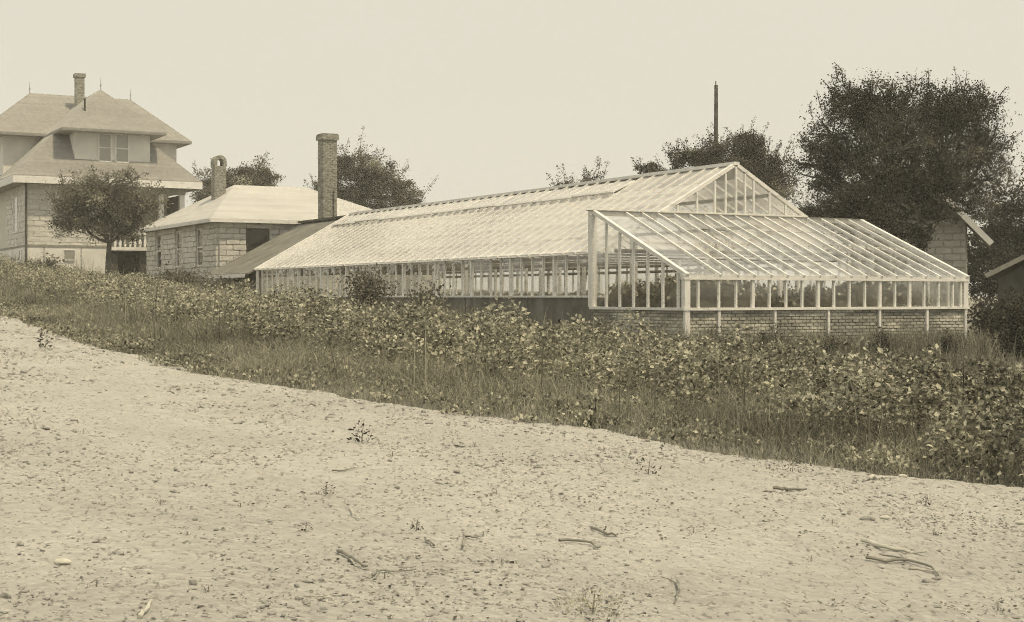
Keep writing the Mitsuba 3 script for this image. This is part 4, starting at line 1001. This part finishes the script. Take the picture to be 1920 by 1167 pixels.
for i, (u, v) in enumerate(spots[::2]):
    sprout('tiny dark weed seedling on the bare field', u, v, random.Random(i).uniform(0.018, 0.045), 26, 0.07, 300 + i, 'seedlings dotted over the bare field', spread=1.0, name='seedling')
def twig(label, pts, rad, m='twig_wood', fork=None, seed=0):
    r = np.random.default_rng(seed)
    P_ = []
    for u, v in pts:
        p = on_land(u, v); P_.append([p[0], p[1], float(soil_z(p[:1], p[1:])[0]) + rad * 1.2 + r.uniform(0, 0.008)])
    P_ = np.array(P_)
    t_ = np.linspace(0, len(P_) - 1, 9)
    Q_ = np.column_stack([np.interp(t_, np.arange(len(P_)), P_[:, i]) for i in range(3)]) + r.normal(size=(9, 3)) * rad * 0.4
    paths = [(Q_, np.linspace(rad, rad * 0.55, 9))]
    if fork:
        a = Q_[fork[0]]; p = on_land(*fork[1])
        paths.append((bend(a, [p[0], p[1], float(soil_z(p[:1], p[1:])[0]) + rad], r, 0.1, 4), np.linspace(rad * 0.6, rad * 0.3, 4)))
    k_ = put('twig', tubes(paths, 6), m, smooth=50)
    labels[k_] = {'label': label, 'category': 'twig'}
twig('long pale stick with a dark end lying on the right of the field', [(1615, 1022), (1655, 1035), (1700, 1042), (1738, 1047)], 0.011, 'pale_twig', seed=1)
twig('dark crooked root lying just below the long pale stick', [(1622, 1055), (1660, 1058), (1700, 1056), (1745, 1068), (1762, 1085)], 0.008, 'twig_wood', fork=(4, (1650, 1045)), seed=2)
twig('thin pale stick right of the crooked root', [(1705, 1062), (1735, 1070), (1760, 1076)], 0.006, 'pale_twig', seed=3)
twig('pale broken stick lying under the verge on the right', [(1625, 902), (1648, 899), (1672, 899)], 0.014, 'pale_twig', seed=4)
twig('brown stick on the field below the flat verge weed', [(1450, 921), (1480, 923), (1512, 921)], 0.012, seed=5)
twig('curved dark twig in the centre right of the field', [(1050, 1023), (1080, 1022), (1110, 1027), (1125, 1036)], 0.007, seed=6)
twig('dark twig above the curved one', [(1110, 998), (1135, 1008), (1160, 1013)], 0.008, seed=7)
twig('slanting dark twig in the lower left centre', [(635, 1037), (660, 1058), (688, 1075)], 0.008, seed=8)
twig('thin wiry twig right of the slanting one', [(697, 1090), (712, 1082), (740, 1079), (780, 1078)], 0.004, seed=9)
twig('short bent twig like an elbow in the lower middle', [(867, 1036), (872, 1016), (893, 1020)], 0.006, seed=10)
twig('pale curved stem at the bottom left edge of the field', [(262, 1166), (274, 1150), (288, 1141)], 0.008, 'pale_twig', seed=11)
twig('thin pale straw at the bottom, left of centre', [(570, 1131), (600, 1131), (620, 1127)], 0.004, 'pale_twig', seed=12)
twig('short pale straw left of the middle of the field', [(656, 958), (665, 970), (674, 980)], 0.004, 'pale_twig', seed=13)
twig('thin grey stick at the left of the middle of the field', [(625, 886), (645, 883), (668, 879)], 0.005, seed=14)
twig('short dark twig pointing down in the middle of the field', [(798, 1018), (810, 1028), (815, 1033)], 0.005, seed=15)
twig('grey twig with a thin tail near the bottom, right of centre', [(1270, 1095), (1273, 1110), (1266, 1135)], 0.006, fork=(2, (1240, 1085)), seed=16)
twig('thin pale straw on the right half of the field', [(1602, 1082), (1610, 1076), (1616, 1072)], 0.004, 'pale_twig', seed=17)
def stone(label, u, v, a, seed, m='rock'):
    r = np.random.default_rng(seed)
    p = on_land(u, v); z = float(soil_z(p[:1], p[1:])[0])
    d = trimesh.creation.icosphere(2); q = np.array(d.vertices)
    q = q * (1 + 0.35 * (meshkit.fbm(q * 1.6 + seed, 2, seed)[:, None] - 0.5)) * a * np.array([1.4, 0.9, 0.6])
    k_ = put('stone', (q + [p[0], p[1], z + a * 0.3], d.faces), m, smooth=35)
    labels[k_] = {'label': label, 'category': 'stone'}
stone('white flat stone at the lower left of the field', 117, 1064, 0.022, 1)
stone('small white stone right of centre on the right half of the field', 1660, 978, 0.020, 2)
stone('white stone at the right edge of the field', 1915, 981, 0.022, 3)
stone('white stone lying on the right end of the verge line', 1693, 893, 0.022, 4)
stone('round grey stone above the dark lump-like sprout', 1627, 981, 0.03, 5, 'soil')
stone('squarish stone with a dark hollow beside it, lower right', 1742, 1095, 0.022, 6, 'soil')
